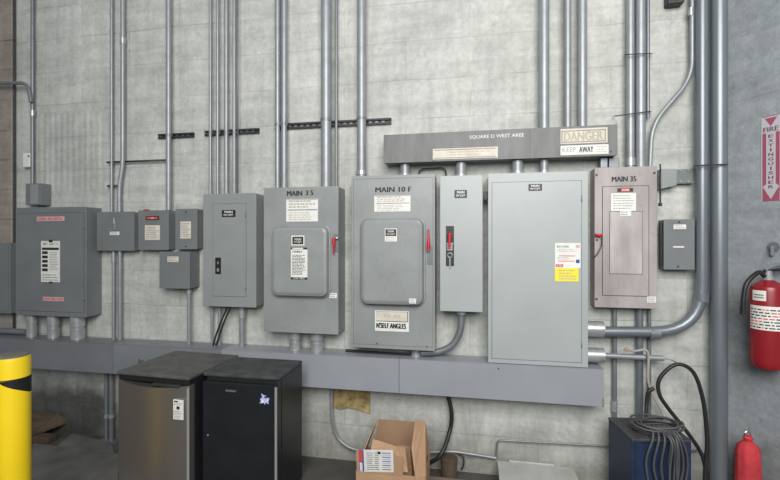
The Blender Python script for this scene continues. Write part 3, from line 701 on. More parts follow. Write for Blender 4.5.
# above K
conduit('left of the conduits dropping into the pinkish panel', [(630.3,-60),(630.3,167)], 7.6, .065, top=True, endz=K.z1+e, couplings=[(630.3,162,.05)])
conduit('thickest conduit dropping into the pinkish panel', [(640.5,-60),(640.5,167)], 9, .07, top=True, endz=K.z1+e)
conduit('thin conduit hugging the thickest one over the pinkish panel', [(648,-60),(648,118)], 3.4, .045, 'galv_dull', top=True)
conduit('bent conduit slanting down the wall to the top right of pinkish panel', [(690.5,-60),(692,78),(652,124),(650,167)], 4, .06, top=True, endz=K.z1+e, fillet=.12, couplings=[(690.9,12,.05)])
for px0, px1, m, lab in ((600.5, 608, 'galv_blue', 'dark squarish nipple on top left of the pinkish panel'), (609, 619.5, 'galv_dull', 'grey squarish nipple on top of the pinkish panel, under the wireway end')):
    a = P(px0, 160, .09); c = P(px1, 160, .09); mb = MB().box(a.x, c.x, -.09, -.03, K.z1+e, (UD.z0-e if px0 < 605 else P(612, 157.5, .09).z), m, .006, 3)
    tag(mb.build('conduit_nipple'), lab, 'conduit')
# big risers
bx = 703
c1 = conduit('large steel conduit turning at the foot and running left into the big pale cabinet', [(701.8,-60),(701.8,240),(701.6,332),(602,331.5),(588.8,331)], 11, .09, 'galv_blue', top=True, fillet=.30, seg=28, r=wpx(10.6, 702, 200, .09)/2)
p = P(701.8, 165, .09); 
c = P(596, 328, .09); MB().tube([(J.x1+e, -.09, c.z-.006), (P(603,328,.09).x, -.09, c.z-.006)], wpx(16, 596, 328, .09)/2, 'cast', 24).build('hub', c1)
for (px, py) in ((701.6, 297),): 
    c = P(px, py, .09); MB().tube([c+Vector((0,0,.03)), c-Vector((0,0,.03))], wpx(12.4, px, py, .09)/2, 'galv_blue', 24).build('coupling', c1)
c = P(654, 333.2, .09); MB().tube([c+Vector((.03,0,0)), c-Vector((.03,0,0))], wpx(12, 654, 331, .09)/2, 'galv_blue', 24).build('coupling', c1)
conduit('largest steel conduit in the corner, running from top to floor', [(719,-60),(719,600)], 14.6, .09, 'galv_blue', top=True, endz=.0012, seg=32)
q0 = P(589, 354.7, .09); q0.x = J.x1+e; q1 = P(663, 358.3, .09); q1.z = q0.z = (q0.z+q1.z)/2
o = tag(MB().tube([q0, q1], wpx(5.4, 620, 356, .09)/2, 'galv', 20).build('conduit'), 'open-ended level conduit poking right from the foot of the big pale cabinet', 'conduit')
c = P(603.5, 350, .09); MB().tube([(J.x1+e, -.09, q0.z), (c.x, -.09, q0.z)], wpx(14.5, 596, 350, .09)/2, 'cast', 24).build('hub', o)
# below K
conduit('left dark conduit under the pinkish panel, ending in a coupling', [(614.5,310),(614.5,600)], 4.4, .03, 'galv_dull', startz=K.z0-e, endz=.001, couplings=[(614.5,406,.07)])
conduit('thick conduit under the pinkish panel, running down behind the blue box', [(639.5,310),(639.5,600)], 6.6, .035, 'galv_blue', startz=K.z0-e, endz=.001)
conduit('thin pale conduit under the right of the pinkish panel', [(649.3,310),(649.3,600)], 3.4, .03, 'galv_dull', startz=K.z0-e, endz=.001)
# wires round the risers
for (a, b_, lab, rr) in (((624.5,54.5),(652,53.5),'thin tie wire round the conduits near the top right',.0035), ((614,116),(651,111.5),'thin tie wire round the conduits above the wireway end',.0035)):
    q = [P(*a, .02), P(a[0]+2, a[1], .118), P(b_[0]-3, b_[1], .118), P(*b_, .02)]
    tag(MB().tube(q, rr, 'dark_steel', 8, fillet=.02).build('tie_wire'), lab, 'wire')
q = [P(694, 165.8, .03), P(696, 165.8, .155), P(711, 164.8, .155), P(728, 164.2, .155)]
tag(MB().tube(q, .0045, 'dark_steel', 8, fillet=.03).build('tie_wire'), 'dark tie wire across the two biggest conduits', 'wire')
# strut bracket right of K
ya = .07; a = P(661.3, 169, ya); c = P(676.6, 188.5, ya)
t = thing('strut_bracket', 'grey steel plate and strut stub right of the pinkish panel top', 'bracket', (a.x, -ya, c.z))
MB().prism([(a.x, -ya, a.z), (c.x, -ya, a.z-.002), (c.x, -ya, P(676.6, 185, ya).z), (a.x, -ya, c.z)], (0, ya-.001, 0), 'paint').build('plate', t)
a2 = P(694.5, 168.5, ya); z0 = P(685, 183, ya).z
mb = MB(); mb.box(c.x+e, a2.x, -.05, -.001, z0, a.z-.002, 'paint_dark'); mb.build('strut', t)
for px in (680, 688): 
    for py in (170.5, 181.5):
        p = P(px, py, .05); MB().tube([(p.x, -.057, p.z), (p.x, -.05, p.z)], .006, 'galv', 10).build('bolt', t)
q = [P(660.2, 164, .11), P(660.2, 203, .11)]
o = MB().tube(q, .0045, 'dark_steel', 10).build('threaded_rod'); tag(o, 'short dark threaded rod hanging right of the pinkish panel', 'rod')
MB().tube([q[1], q[1]+Vector((0, 0, -.02))], .012, 'dark_steel', 6).build('nut', o)
# dark fixture at top
a = P(668, -10, .07); c = P(685, 2.3, .07)
o = MB().box(a.x, c.x, -.07, -.001, c.z, a.z+.1, 'dark_steel', .012, 3).build('conduit_fitting'); tag(o, 'dark fitting at the very top edge beside the bent conduit', 'conduit fitting')
MB().box(a.x+.02, c.x-.02, -.074, -.07, c.z+.02, a.z+.08, 'paint_dark', .002).build('cover', o)

# flexible conduit under I
y = .1
q = [P(461.5, 312, y), P(461, 330, y), P(454, 345, y), P(440, 352, y), P(421, 353, y)]; q[0].z = I.z0-e
o = MB().tube(q, wpx(6.6, 450, 340, y)/2, 'galv_dull', 20, fillet=.09).build('flexible_conduit'); tag(o, 'grey flexible conduit curving left from the narrow switch box', 'conduit')
MB().tube([q[0], q[0]-Vector((0, 0, .03))], wpx(10, 461, 315, y)/2, 'cast', 24).build('connector', o)
q = [P(346, 350.5, .06), P(380, 353, .07), P(410.5, 356, .08)]
tag(MB().tube(q, .012, 'rubber', 10, fillet=.1).build('power_cable'), 'black cable lying on the duct under MAIN 10 F', 'cable')

# ---------------------------------------------------------------- below the duct
conduit('front conduit of the pair going down to floor under the far-left duct', [(111.3,372),(111.3,437)], 4.4, .06, 'galv_dull', startz=tz0-e, endz=.006, couplings=[(111.3,416,.03)])
conduit('left conduit of the pair going down to floor under the far-left duct', [(106.3,372),(106.3,437)], 3.4, .06, 'galv_dull', startz=tz0-e, endz=.006, couplings=[(106.3,416,.03)])
a = PF(100, 437, .0); MB
xp0 = P(101, 437, .06).x; xp1 = P(119, 437, .06).x
tag(MB().box(xp0, xp1, -.11, -.01, .0005, .0055, 'galv_dull', .001).build('floor_plate'), 'thin steel floor plate under the conduit pair', 'plate')
q = [P(331.3, 390, .05), P(331.8, 418, .05), P(336, 438, .05), P(352, 450, .05), P(425, 452.5, .05), P(452, 451, .05), P(496, 458, .03)]; q[0].z = tz0-e
tag(MB().tube(q, wpx(2.7, 335, 430, .05)/2, 'galv', 14, fillet=.07).build('bent_conduit'), 'thin conduit bending from the duct and running low behind the cardboard box', 'conduit')
q = [P(446.8, 398, .07), P(451.5, 412, .07), P(450, 430, .07), P(440.5, 455, .17), P(423.5, 466, .14)]; q[0].z = tz0-e
tag(MB().tube(smooth(q), wpx(4.2, 446, 425, .07)/2, 'rubber', 12).build('power_cable'), 'thick black cable curving down from duct right of the cardboard box', 'cable')
q = [P(455, 452, .035), P(464, 456, .04), P(463.5, 466, .06), P(461, 470, .06)]
tag(MB().tube(q, .006, 'rubber', 10, fillet=.06).build('power_cable'), 'small black cable loop beside the dark pipe stub', 'cable')
c = P(449, 470, .09)
o = MB().lathe((c.x, -.09, .001), [(.057, 0), (.057, .13), (.054, .14), (.03, .142)], 'ply').build('pipe_stub'); tag(o, 'short dark pipe stub standing at the wall right of the cardboard box', 'pipe')
MB().lathe((c.x, -.09, .125), [(.062, 0), (.062, .012)], 'ply').build('rim', o)
# wire conduit low right
q = [P(496.5, 457, .03), P(497.2, 440, .03), P(605, 446, .03), P(699, 450.5, .03)]
tag(MB().tube(q, wpx(1.7, 550, 443, .03)/2, 'galv_dull', 10, fillet=.03).build('thin_conduit'), 'very thin conduit running low along the wall behind the blue box', 'conduit')
# ochre patch on wall
a = P(334, 393, 0); c = P(370.5, 413, 0); z1 = tz0-.006
mb = MB(); pts = [(a.x, -.012, z1+.03), (c.x, -.012, z1+.03), (c.x, -.012, c.z), (c.x-.1, -.012, c.z+.018), (a.x+.12, -.012, c.z+.03), (a.x+.05, -.012, c.z+.012), (a.x, -.012, c.z+.025)]
mb.prism(pts, (0, .0115, 0), 'foam'); tag(mb.build('wall_patch'), 'ragged ochre board patch on wall under the lower duct', 'wall patch')

# low pale box / sheet at the wall
zs = .13
c0, c1_, c2, c3 = PF(496, 458.5, zs), PF(569, 463, zs), PF(590, 500, zs), PF(503, 500, zs)
yb, yf = -.03, c2.y
x0 = (c0.x+c3.x)/2; x1 = (c1_.x+c2.x)/2
t = thing('low_metal_box', 'low pale grey metal box with flat lid, against the wall left of the blue box', 'box', ((x0+x1)/2, (yb+yf)/2, 0))
MB().box(x0+.01, x1-.01, yf+.01, yb-.01, .001, zs-.014, 'slab', .003).build('body', t)
MB().box(x0, x1, yf, yb-.02, zs-.0138, zs, 'slab', .004).build('lid', t)
MB().box(x0+.08, x1-.12, yb-.018, yb-.004, zs-.012, zs+.006, 'slab', .004).build('hinge_rail', t)
# plank
a = PF(426, 473, .03); c = PF(498, 476, .03)
tag(MB().box(a.x+.015, x0-.02, min(a.y, -.155)-.13, min(a.y, -.155), .001, .03, 'timber', .003).build('timber_plank'), 'brown timber plank on the floor along the wall behind the cardboard box', 'plank')

# left floor: boards
pts = [P(-40, 409, .03), P(58, 413, .03), PF(69, 420.5, .10), PF(33, 434, .075), PF(-40, 463, .07)]
tag(MB().prism(pts, (0, 0, -.018), 'ply').build('plywood_sheet'), 'worn brown plywood sheet propped against the wall behind the bollard', 'board')
a = P(-40, 430, .2); c = P(50, 430, .2)
tag(MB().box(a.x, c.x, -.22, -.14, .001, .055, 'ply', .004).build('timber_batten'), 'brown timber batten propping the plywood sheet behind the bollard', 'plank')
def slab(name, label, cat, px, z0, z1, m):
    pts = [PF(a, b_, z1) for a, b_ in px]; pts = [Vector((p.x, p.y, z0)) for p in pts]
    mb = MB(); mb.prism(pts, (0, 0, z1-z0), m); return tag(mb.build(name), label, cat)
slab('cardboard_sheet', 'wide flattened grey-brown cardboard sheet on the floor left of the fridges', 'cardboard', [(30,449),(46,433),(71,426.5),(119,441.5),(119,520),(-40,520)], .001, .006, 'card_old') if False else None
s1 = MB(); 
pA = [PF(72, 434, .01), PF(112, 443, .01), PF(122, 500, .01), PF(20, 520, .01), PF(52, 450, .01)]
s1.prism([Vector((p.x, p.y, .001)) for p in pA], (0, 0, .012), 'card_old'); tag(s1.build('flattened_carton'), 'large flattened dusty carton on the floor by the silver fridge', 'cardboard')
pB = [PF(33, 443, .03), PF(119, 453, .03), PF(117, 505, .03), PF(20, 540, .03)]
s2 = MB(); s2.prism([Vector((p.x, min(p.y, 9), .0135)) for p in pB], (0, 0, .016), 'card_old'); tag(s2.build('flattened_carton'), 'upper flattened carton overlapping another, beside the yellow bollard', 'cardboard')

# ---------------------------------------------------------------- bollard
bc = PF(11.9, 352.5, 1.10); br_ = .080
o = MB().lathe((bc.x, bc.y, .0), [(br_, .001), (br_, 1.065), (br_-.004, 1.082)], 'yellow', 48)
ob = o.build('bollard'); tag(ob, 'bright yellow steel bollard with a torn black stripe near its top', 'bollard')
MB().lathe((bc.x, bc.y, 1.0822), [(br_-.005, 0), (br_-.008, .008), (.05, .013), (.01, .014)], 'card_old', 48).build('cap', ob, label='dusty grey concrete cap')
mb = MB(); n = 48
toc = math.atan2(CAM.y-bc.y, CAM.x-bc.x)
zt = H-(378-CY)*depth(bc)/F; zb = H-(390-CY)*depth(bc)/F
prev = None; rr = br_+.0008
for k in range(n+1):
    u = k/n; a = toc - math.radians(42) + math.radians(132)*u    # runs from the left to the right as seen
    top = zt+.004+.006*u; bot = top - .088*min(1, (u/.8))**.8
    p1 = Vector((bc.x+rr*math.cos(a), bc.y+rr*math.sin(a), top)); p0 = Vector((p1.x, p1.y, bot))
    if prev: 
        f_ = [mb.bm.verts.new(v) for v in (prev[0], p0, p1, prev[1])]; ff = mb.bm.faces.new(f_); ff.material_index = mb.mi('black')
    prev = (p0, p1)
mb.build('black_stripe', ob)
mb = MB(); mb.tube([(bc.x, bc.y, zt+.006), (bc.x, bc.y, zt+.010)], br_+.0012, 'dark_steel', 48, caps=False); mb.build('tape_edge', ob)

# ---------------------------------------------------------------- fridges
def fridge(name, label, x0, x1, yf, yb, h, kind):
    t = thing(name, label, 'fridge', ((x0+x1)/2, -(yf+yb)/2, 0))
    bm_ = 'fridge_black'; top = 'fridge_top' if kind == 'black' else 'fridge_top2'; dt = .055
    MB().box(x0+.003, x1-.003, -yf+dt+.006, -yb, .03, h-.022, bm_, .006).build('cabinet', t)
    MB().box(x0, x1, -yf+(.012 if kind == 'black' else .0), -yb, h-.0215, h, top, .008, 3).build('top', t)
    zt = h-.0225
    if kind == 'black':
        d = MB().box(x0+.002, x1-.002, -yf, -yf+dt, .06, zt-.028, bm_, .008, 3).build('door', t)
        MB().box(x0+.02, x1-.09, -yf+.02, -yf+dt, zt-.0275, zt-.001, 'black', .002).build('grip_recess', d)
        MB().box(x1-.09, x1-.002, -yf+.003, -yf+dt, zt-.0275, zt-.001, bm_, .004).build('hinge_cover', t)
        MB().tube([(x1-.012, -yf-.001, .07), (x1-.012, -yf-.001, zt-.035)], .0085, 'trim', 12).build('edge_trim', d, label='silver strip down the edge')
        y = -yf-.0008
        a = P(225.5, 390.5, yf); w = .055
        mb = MB(); mb.box(a.x, a.x+w+.02, y-.003, y+.0004, a.z-.007, a.z+.007, 'chrome', .002); mb.text('Danby', a.x+(w+.02)/2, a.z, y-.0035, w, .009, 'grey_ink', .01); mb.build('badge', d)
        c = P(264.3, 399.5, yf); mb = MB(); pts = []
        for k in range(18):
            r_ = .026+.010*math.sin(k*2.4)+.006*math.cos(k*5.1); an = k*2*math.pi/18; pts.append((c.x+r_*math.cos(an), y-.001, c.z+r_*1.05*math.sin(an)))
        mb.prism(pts, (0, .0012, 0), 'sticker_blue')
        for (dx, dz, rr, mm) in ((-.012, -.012, .011, 'white'), (.010, .016, .009, 'logo_blue'), (-.004, .008, .008, 'pink')):
            mb.poly([(c.x+dx+rr*math.cos(q*math.pi/4), y-.0016, c.z+dz+rr*math.sin(q*math.pi/4)) for q in range(8)], mm)
        mb.build('sticker', d)
        MB().tube([(P(208,435,yf).x, y-.002, P(208,435,yf).z), (P(208,435,yf).x, y+.0005, P(208,435,yf).z)], .006, 'grey_ink', 10).build('lock', d)
    else:
        # bowed stainless door
        mb = MB(); n = 16; i = mb.mi('steel_door'); fr = []; 
        z0, z1 = .06, zt-.045
        xs_ = [x0+.004+(x1-x0-.008)*k/n for k in range(n+1)]
        fy = [-yf+.012-.03*(1-((k/n-.5)*2)**2) for k in range(n+1)]
        zt_ = [z1+.012-.022*(1-((k/n-.5)*2)**2) for k in range(n+1)]
        A_ = [mb.bm.verts.new((x, y, z0)) for x, y in zip(xs_, fy)]; B_ = [mb.bm.verts.new((x, y, z)) for x, y, z in zip(xs_, fy, zt_)]
        C_ = [mb.bm.verts.new((x, -yf+dt, z0)) for x in xs_]; D_ = [mb.bm.verts.new((x, -yf+dt, z)) for x, z in zip(xs_, zt_)]
        fs = []
        for k in range(n):
            fa = mb.bm.faces.new((A_[k], A_[k+1], B_[k+1], B_[k])); fa.smooth = True; fs.append(fa)
            fs += [mb.bm.faces.new((C_[k+1], C_[k], D_[k], D_[k+1])), mb.bm.faces.new((B_[k], B_[k+1], D_[k+1], D_[k])), mb.bm.faces.new((A_[k+1], A_[k], C_[k], C_[k+1]))]
        fs += [mb.bm.faces.new((A_[0], B_[0], D_[0], C_[0])), mb.bm.faces.new((A_[n], C_[n], D_[n], B_[n]))]
        for f__ in fs: f__.material_index = i
        bmesh.ops.recalc_face_normals(mb.bm, faces=fs)
        d = mb.build('door', t)
        MB().box(x0+.006, x1-.006, -yf+.012, -yf+dt, z1+.013, zt-.001, 'black', .004).build('handle_recess', d)
        a = P(155, 383, yf).x; c = P(183, 384, yf).x; zz = P(168, 384.5, yf).z
        mb = MB(); mb.box(a, c, -yf-.012, -yf+.02, zz-.014, zz+.006, 'dark_steel', .008, 3); mb.build('handle', d)
        MB().tube([(x1-.008, -yf+.004, .07), (x1-.008, -yf+.004, z1-.002)], .009, 'trim', 12).build('edge_trim', d, label='bright strip down the edge')
        a = P(175.7, 399.5, yf+.017); c = P(186, 420, yf+.017)
        yy = -yf-.0125; mb = MB(); mb.box(a.x, c.x, yy, yy+.008, c.z, a.z, 'white', .001); r = (a.x, c.x, c.z, a.z, yy-.0006)
        rect(mb, r, .12, .5, .88, .95, 'ink'); rect(mb, r, .35, .65, .52, .68, 'ink'); lines(mb, (r[0], r[1], r[2], r[2]+(r[3]-r[2])*.5, r[4]), 5); lines(mb, (r[0], r[1], r[2]+(r[3]-r[2])*.7, r[2]+(r[3]-r[2])*.88, r[4]), 2)
        mb.build('energy_label', d)
    for sx in (x0+.05, x1-.05):
        for sy in (-yf+.1, -yb-.05):
            MB().tube([(sx, sy, .001), (sx, sy, .0298)], .018, 'black', 12).build('foot', t)
    return t
fridge('mini_fridge', 'black mini fridge with a blue sticker on its door', P(202,373,.733).x, P(277.8,378,.733).x, .733, .34, .85, 'black')
fridge('mini_fridge', 'stainless-door mini fridge with a white energy label', P(116.4,374,.81).x, P(195.5,376,.81).x-.022, .81, .28, .85, 'steel').rotation_euler.z = math.radians(-3)

# ---------------------------------------------------------------- cardboard box
bx0, bx1, byf, byb, bz = P(356, 473, .58).x, P(425, 475, .58).x, .58, .27, P(385, 473.5, .58).z
t = thing('cardboard_box', 'open cardboard carton with raised flaps and a printed label, on the floor', 'cardboard box', ((bx0+bx1)/2, -(byf+byb)/2, 0))
th = .005
MB().box(bx0, bx1, -byf, -byf+th, .002, bz, 'card').build('front_side', t)
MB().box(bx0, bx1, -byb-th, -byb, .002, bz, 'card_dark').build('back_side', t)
MB().box(bx0, bx0+th, -byf+th, -byb-th, .002, bz, 'card').build('left_side', t)
MB().box(bx1-th, bx1, -byf+th, -byb-th, .002, bz, 'card').build('right_side', t)
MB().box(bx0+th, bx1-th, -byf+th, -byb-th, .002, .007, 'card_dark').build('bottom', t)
def sheet(pts, off, m, name, parent, label=None):
    return MB().prism(pts, off, m).build(name, parent, label=label)
zb_ = P(395, 421, byb).z
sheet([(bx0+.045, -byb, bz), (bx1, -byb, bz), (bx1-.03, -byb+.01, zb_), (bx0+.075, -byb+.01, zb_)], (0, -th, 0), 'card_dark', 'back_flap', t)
# right flap leaning outwards
zr = P(423, 421, .4).z
sheet([P(415.5, 420.5, .47), P(425.5, 420.5, .50), P(427, 474, .582), P(426, 500, .582), P(414.5, 500, .582), P(415, 474, .582), P(411.5, 448, .53)], (0, -.004, .0), 'card', 'right_flap', t)
# left flap leaning in
sheet([(bx0, -byb, bz), (bx0, -byf+.05, bz), (bx0+.06, -byb-.11, bz+.17), (bx0+.07, -byb-.0, zb_)], (-th, 0, 0), 'card', 'left_flap', t)
# front flap with label
a = P(357, 448, byf); c = P(394, 473, byf); e1 = P(405, 450, byf)
fl = sheet([(a.x, -byf, bz), (bx0+.30, -byf, bz), (bx0+.295, -byf-.02*(a.z-.02-bz)/(a.z-bz), a.z-.02), (a.x, -byf-.02, a.z)], (0, -th, 0), 'card', 'front_flap', t)
n_ = Vector((0, -.02, a.z-bz))
def onflap(px, py, off):
    q = P(px, py, byf+.012); k = (q.z-bz)/(a.z-bz); return Vector((q.x, -byf-.02*k-th-off, q.z))
mb = MB()
def fr(x0, y0, x1, y1, m, off): mb.poly([onflap(x0, y1, off), onflap(x1, y1+.4, off), onflap(x1, y0+.4, off), onflap(x0, y0, off)], m)
fr(357.5, 448.3, 393.6, 472.2, 'white', .0006); fr(357.5, 448.3, 359.2, 472, 'card', .001); fr(359.2, 448.3, 364, 471.5, 'logo_blue', .001); fr(359.4, 448.8, 363, 461, 'red_ink', .0014); fr(359.8, 462, 362.5, 471, 'white', .0014)
for k in range(9):
    yy = 451.5+k*2.2; fr(367, yy, 372+3*random.random(), yy+.8, 'grey_ink', .001); fr(375, yy, 379, yy+.9, 'grey_ink', .001); fr(382.5, yy, 391, yy+1.1, 'sticker_blue' if k % 2 else 'grey_ink', .001)
fr(378, 450.3, 381, 453, 'ink', .0012)
mb.build('shipping_label', fl)
sheet([P(373, 439, byf-.12), P(395, 446, byf-.10), P(405, 447.5, byf-.08), P(408, 472, byf-.03), P(372, 472, byf-.03), P(371, 448, byf-.08)], (0, .004, 0), 'card', 'inner_flap', t)
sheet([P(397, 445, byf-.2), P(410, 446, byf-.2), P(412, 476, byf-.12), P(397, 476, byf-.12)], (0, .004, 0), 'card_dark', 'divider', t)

# ---------------------------------------------------------------- blue box, coil, cables
zt = .53
pA_, pB_, pC_ = PF(632, 439, zt), PF(694, 441.5, zt), PF(606, 417.3, zt)
ang = .5*math.atan2(pB_.y-pA_.y, pB_.x-pA_.x)+.5*(math.atan2(pC_.y-pA_.y, pC_.x-pA_.x)-math.pi/2); print('ang', ang); wd = (pB_-pA_).length
dp = min((pC_-pA_).length, .42)
t = thing('blue_cabinet', 'scuffed dark blue metal cabinet carrying a coiled cable, in the corner', 'cabinet', (pA_.x, pA_.y, 0), ang)
MB().box(.003, wd-.003, .004, dp, .001, zt-.012, 'blue', .004).build('body', t, local=True)
MB().box(0, wd, 0, dp+.003, zt-.0118, zt, 'blue_top', .004).build('top', t, local=True)
MB().box(.02, wd-.02, -.001, .0038, .04, zt-.03, 'blue', .002).build('door', t, local=True)
ca, sa = math.cos(ang), math.sin(ang)
def LB_(u, v, z): return Vector((pA_.x+u*ca-v*sa, pA_.y+u*sa+v*ca, z))
# coil: several loops on the top and hanging bights in front
rnd = random.Random(5)
pts = []
cu, cv = wd*.58, .115
for k in range(8*16+1):
    a = 2*math.pi*k/16; L_ = k/16; j = .022*math.sin(L_*2.3)
    ru = .125+j; rv = .085+.02*math.sin(L_*3.1+1)
    tilt = .010*math.sin(a+L_*1.9)+.012*(.5+.5*math.sin(a))*(L_/8)
    pts.append(LB_(cu+ru*math.cos(a)+.02*math.sin(L_*1.7), cv+rv*math.sin(a)-.035*L_/8, zt+.018+.0055*L_+tilt))
rc = .0062
mb = MB().tube(pts, rc, 'grey_cable', 8)
coil = mb.build('coiled_cable'); tag(coil, 'grey electrical cable coiled on top of the blue cabinet with loops hanging down', 'cable')
for k in range(5):
    u0 = wd*(.30+.075*k); u1 = wd*(.78-.06*k); bot = .09+.03*((k*3) % 4); off = -.014-.013*k
    q = [LB_(u0+.03, .06, zt+.055), LB_(u0+.01, -.0+off, zt+.02), LB_(u0-.03+.01*k, off, zt-.14), LB_(u0+.02, off, bot+.06), LB_((u0+u1)/2, off, bot), LB_(u1-.01, off, bot+.06), LB_(u1+.04-.012*k, off, zt-.14), LB_(u1+.0, off, zt+.02), LB_(u1-.03, .06, zt+.055)]
    MB().tube(smooth(q), rc, 'grey_cable', 8).build('hanging_loop', coil)
# black cable loop off the pipe end
q = [P(705, 478, .16), P(707, 440, .15), P(703, 400, .15), P(693, 372, .15), P(676, 364.5, .15), P(660, 378, .15), P(659, 393, .15), P(668, 408, .15), P(690, 436, .15), P(703, 458, .14), P(709, 490, .16)]
q = [P(705, 520, .19)]+q
tag(MB().tube(smooth(q), wpx(3.8, 680, 400, .15)/2, 'rubber', 12).build('power_cable'), 'thick black cable making a tall loop right of the blue cabinet', 'cable')
q = [P(663, 358.5, .09), P(672, 360, .11), P(677, 362.5, .13), P(672, 366.5, .15)]
tag(MB().tube([q[0]+Vector((.002, 0, 0))]+q[1:], .004, 'galv_dull', 8, fillet=.03).build('tie_wire'), 'short wire hook from the open conduit end to the black cable loop', 'wire')
q = [P(626, 348.5, .13), P(634, 351, .13), P(645, 350, .13), P(648.5, 356, .13), P(648, 378, .13), P(652, 392, .13), P(664, 415, .14), P(668, 424, .2)]
o = MB().tube(smooth(q), wpx(2.6, 650, 380, .13)/2, 'pale_cable', 10).build('pale_cord'); tag(o, 'pale cord draped over the open conduit down to the blue cabinet', 'cord')
MB().tube([P(626, 348.5, .13), P(625, 351, .13)], .011, 'card', 10).build('plug', o)
q = [P(654, 388, .145), P(648, 391, .145), P(646.5, 402, .14), P(646, 418, .16)]
tag(MB().tube(q, wpx(3.6, 646, 400, .14)/2, 'rubber', 12, fillet=.03).build('power_cable'), 'short black cable end hanging beside the pale cord above the blue cabinet', 'cable')

# ---------------------------------------------------------------- extinguisher on the right wall
er = .088
pe = RW(768, 300, er+.02)
ztop = H-(283-CY)*depth(pe)/F; zbot = H-(367-CY)*depth(pe)/F
t = thing('fire_extinguisher', 'red fire extinguisher with black hose hung on the right wall', 'fire extinguisher', (pe.x, pe.y, zbot))
h = ztop-zbot
MB().lathe((pe.x, pe.y, zbot), [(er*.86, 0), (er*.93, .012), (er*.98, .03), (er, .05), (er, h-.045), (er*.93, h-.02), (er*.7, h-.002), (.035, h+.012), (.026, h+.018)], 'ext_red', 48).build('cylinder', t)
tc_ = math.atan2(CAM.y-pe.y, CAM.x-pe.x)
def wrap(z0, z1, a0, a1, m, name, rr=er+.0012, deco=None):
    mb = MB(); i = mb.mi(m); n = 20; pv = None
    for k in range(n+1):
        a = tc_+math.radians(a0+(a1-a0)*k/n); p0 = mb.bm.verts.new((pe.x+rr*math.cos(a), pe.y+rr*math.sin(a), z0)); p1 = mb.bm.verts.new((pe.x+rr*math.cos(a), pe.y+rr*math.sin(a), z1))
        if pv: f_ = mb.bm.faces.new((pv[0], p0, p1, pv[1])); f_.material_index = i; f_.smooth = True
        pv = (p0, p1)
    if deco: deco(mb)
    return mb.build(name, t)
def arc(mb, z0, z1, a0, a1, m):
    i = mb.mi(m); pv = None; rr = er+.0018
    for k in range(5):
        a = tc_+math.radians(a0+(a1-a0)*k/4); p0 = mb.bm.verts.new((pe.x+rr*math.cos(a), pe.y+rr*math.sin(a), z0)); p1 = mb.bm.verts.new((pe.x+rr*math.cos(a), pe.y+rr*math.sin(a), z1))
        if pv: f_ = mb.bm.faces.new((pv[0], p0, p1, pv[1])); f_.material_index = i
        pv = (p0, p1)
def deco(mb):
    rr_ = random.Random(3)
    for row in range(7):
        z = zbot+h*(.48+.035*row); a = -58
        while a < 50:
            w_ = 4+rr_.random()*14; arc(mb, z, z+h*.014, a, a+w_, 'ink' if rr_.random() < .7 else 'red_ink'); a += w_+4
wrap(zbot+h*.46, zbot+h*.74, -62, 70, 'white', 'instruction_label', deco=deco)
wrap(zbot+h*.80, zbot+h*.92, -50, -5, 'white', 'inspection_label', deco=lambda mb: [arc(mb, zbot+h*(.83+.03*k), zbot+h*(.845+.03*k), -45, -12, 'grey_ink') for k in range(2)])
mb = MB(); mb.lathe((pe.x, pe.y, ztop+.0185), [(.026, 0), (.026, .02), (.02, .025), (.02, .05), (.012, .055)], 'cast', 20); mb.build('valve', t)
LR = R  # along picture right
zz = ztop+.065
mb = MB(); c0 = Vector((pe.x, pe.y, zz)); mb.tube([c0-LR*.025, c0+LR*.06+Vector((0,0,.015)), c0+LR*.13+Vector((0,0,.005))], .009, 'black', 10, fillet=.03); mb.tube([c0-LR*.02+Vector((0,0,.012)), c0+LR*.05+Vector((0,0,.045)), c0+LR*.13+Vector((0,0,.05))], .009, 'chrome', 10, fillet=.03); mb.build('handle', t)
q = [c0-LR*.02-Vector((0,0,.025)), c0-LR*.09-V*.04-Vector((0,0,.0)), c0-LR*.165-V*.05-Vector((0,0,.06)), c0-LR*.185-V*.05-Vector((0,0,.15)), c0-LR*.187-V*.05-Vector((0,0,.215))]
MB().tube(smooth(q), .0125, 'black', 14).build('hose', t)
MB().tube([q[-1]+Vector((0,0,.02)), q[-1]-Vector((0,0,.025))], .016, 'black', 14).build('nozzle', t)
p = RW(774, 247, .0); hk = MB(); hk.tube([p-nrm*.0+nrm*.001, p+nrm*.02, p+nrm*.02-Vector((0,0,.05))], .012, 'galv_dull', 10, fillet=.01)
hk.tube([p+nrm*.001, p+nrm*.008], .03, 'galv_dull', 16); o = hk.build('wall_hook'); tag(o, 'grey steel wall hook just above the fire extinguisher', 'hook')

# sign on right wall
def quadRW(mb, pts, off, m): mb.poly([RW(a, b_, off) for a, b_ in pts], m)
zT = RW(762, 117.5, .0).z; zB = RW(762, 201.5, .0).z
su0 = RW(761.5, 160, 0); sdir = -cs   # towards the camera along the wall
W_ = .100
def S(u, v, off=.003): return Vector((su0.x, su0.y, 0))+sdir*(u*W_)+nrm*off+Vector((0, 0, zB+(zT-zB)*v))
mb = MB()
mb.prism([S(0,0,.0005), S(1,0,.0005), S(1,1,.0005), S(0,1,.0005)], nrm*.002, 'sign_red')
def sq(pts, m, off): mb.poly([S(u, v, off) for u, v in pts], m)
sq([(.0,0),(.06,0),(.06,1),(0,1)], 'sign_white', .0029); sq([(.94,0),(1,0),(1,1),(.94,1)], 'sign_white', .0029)
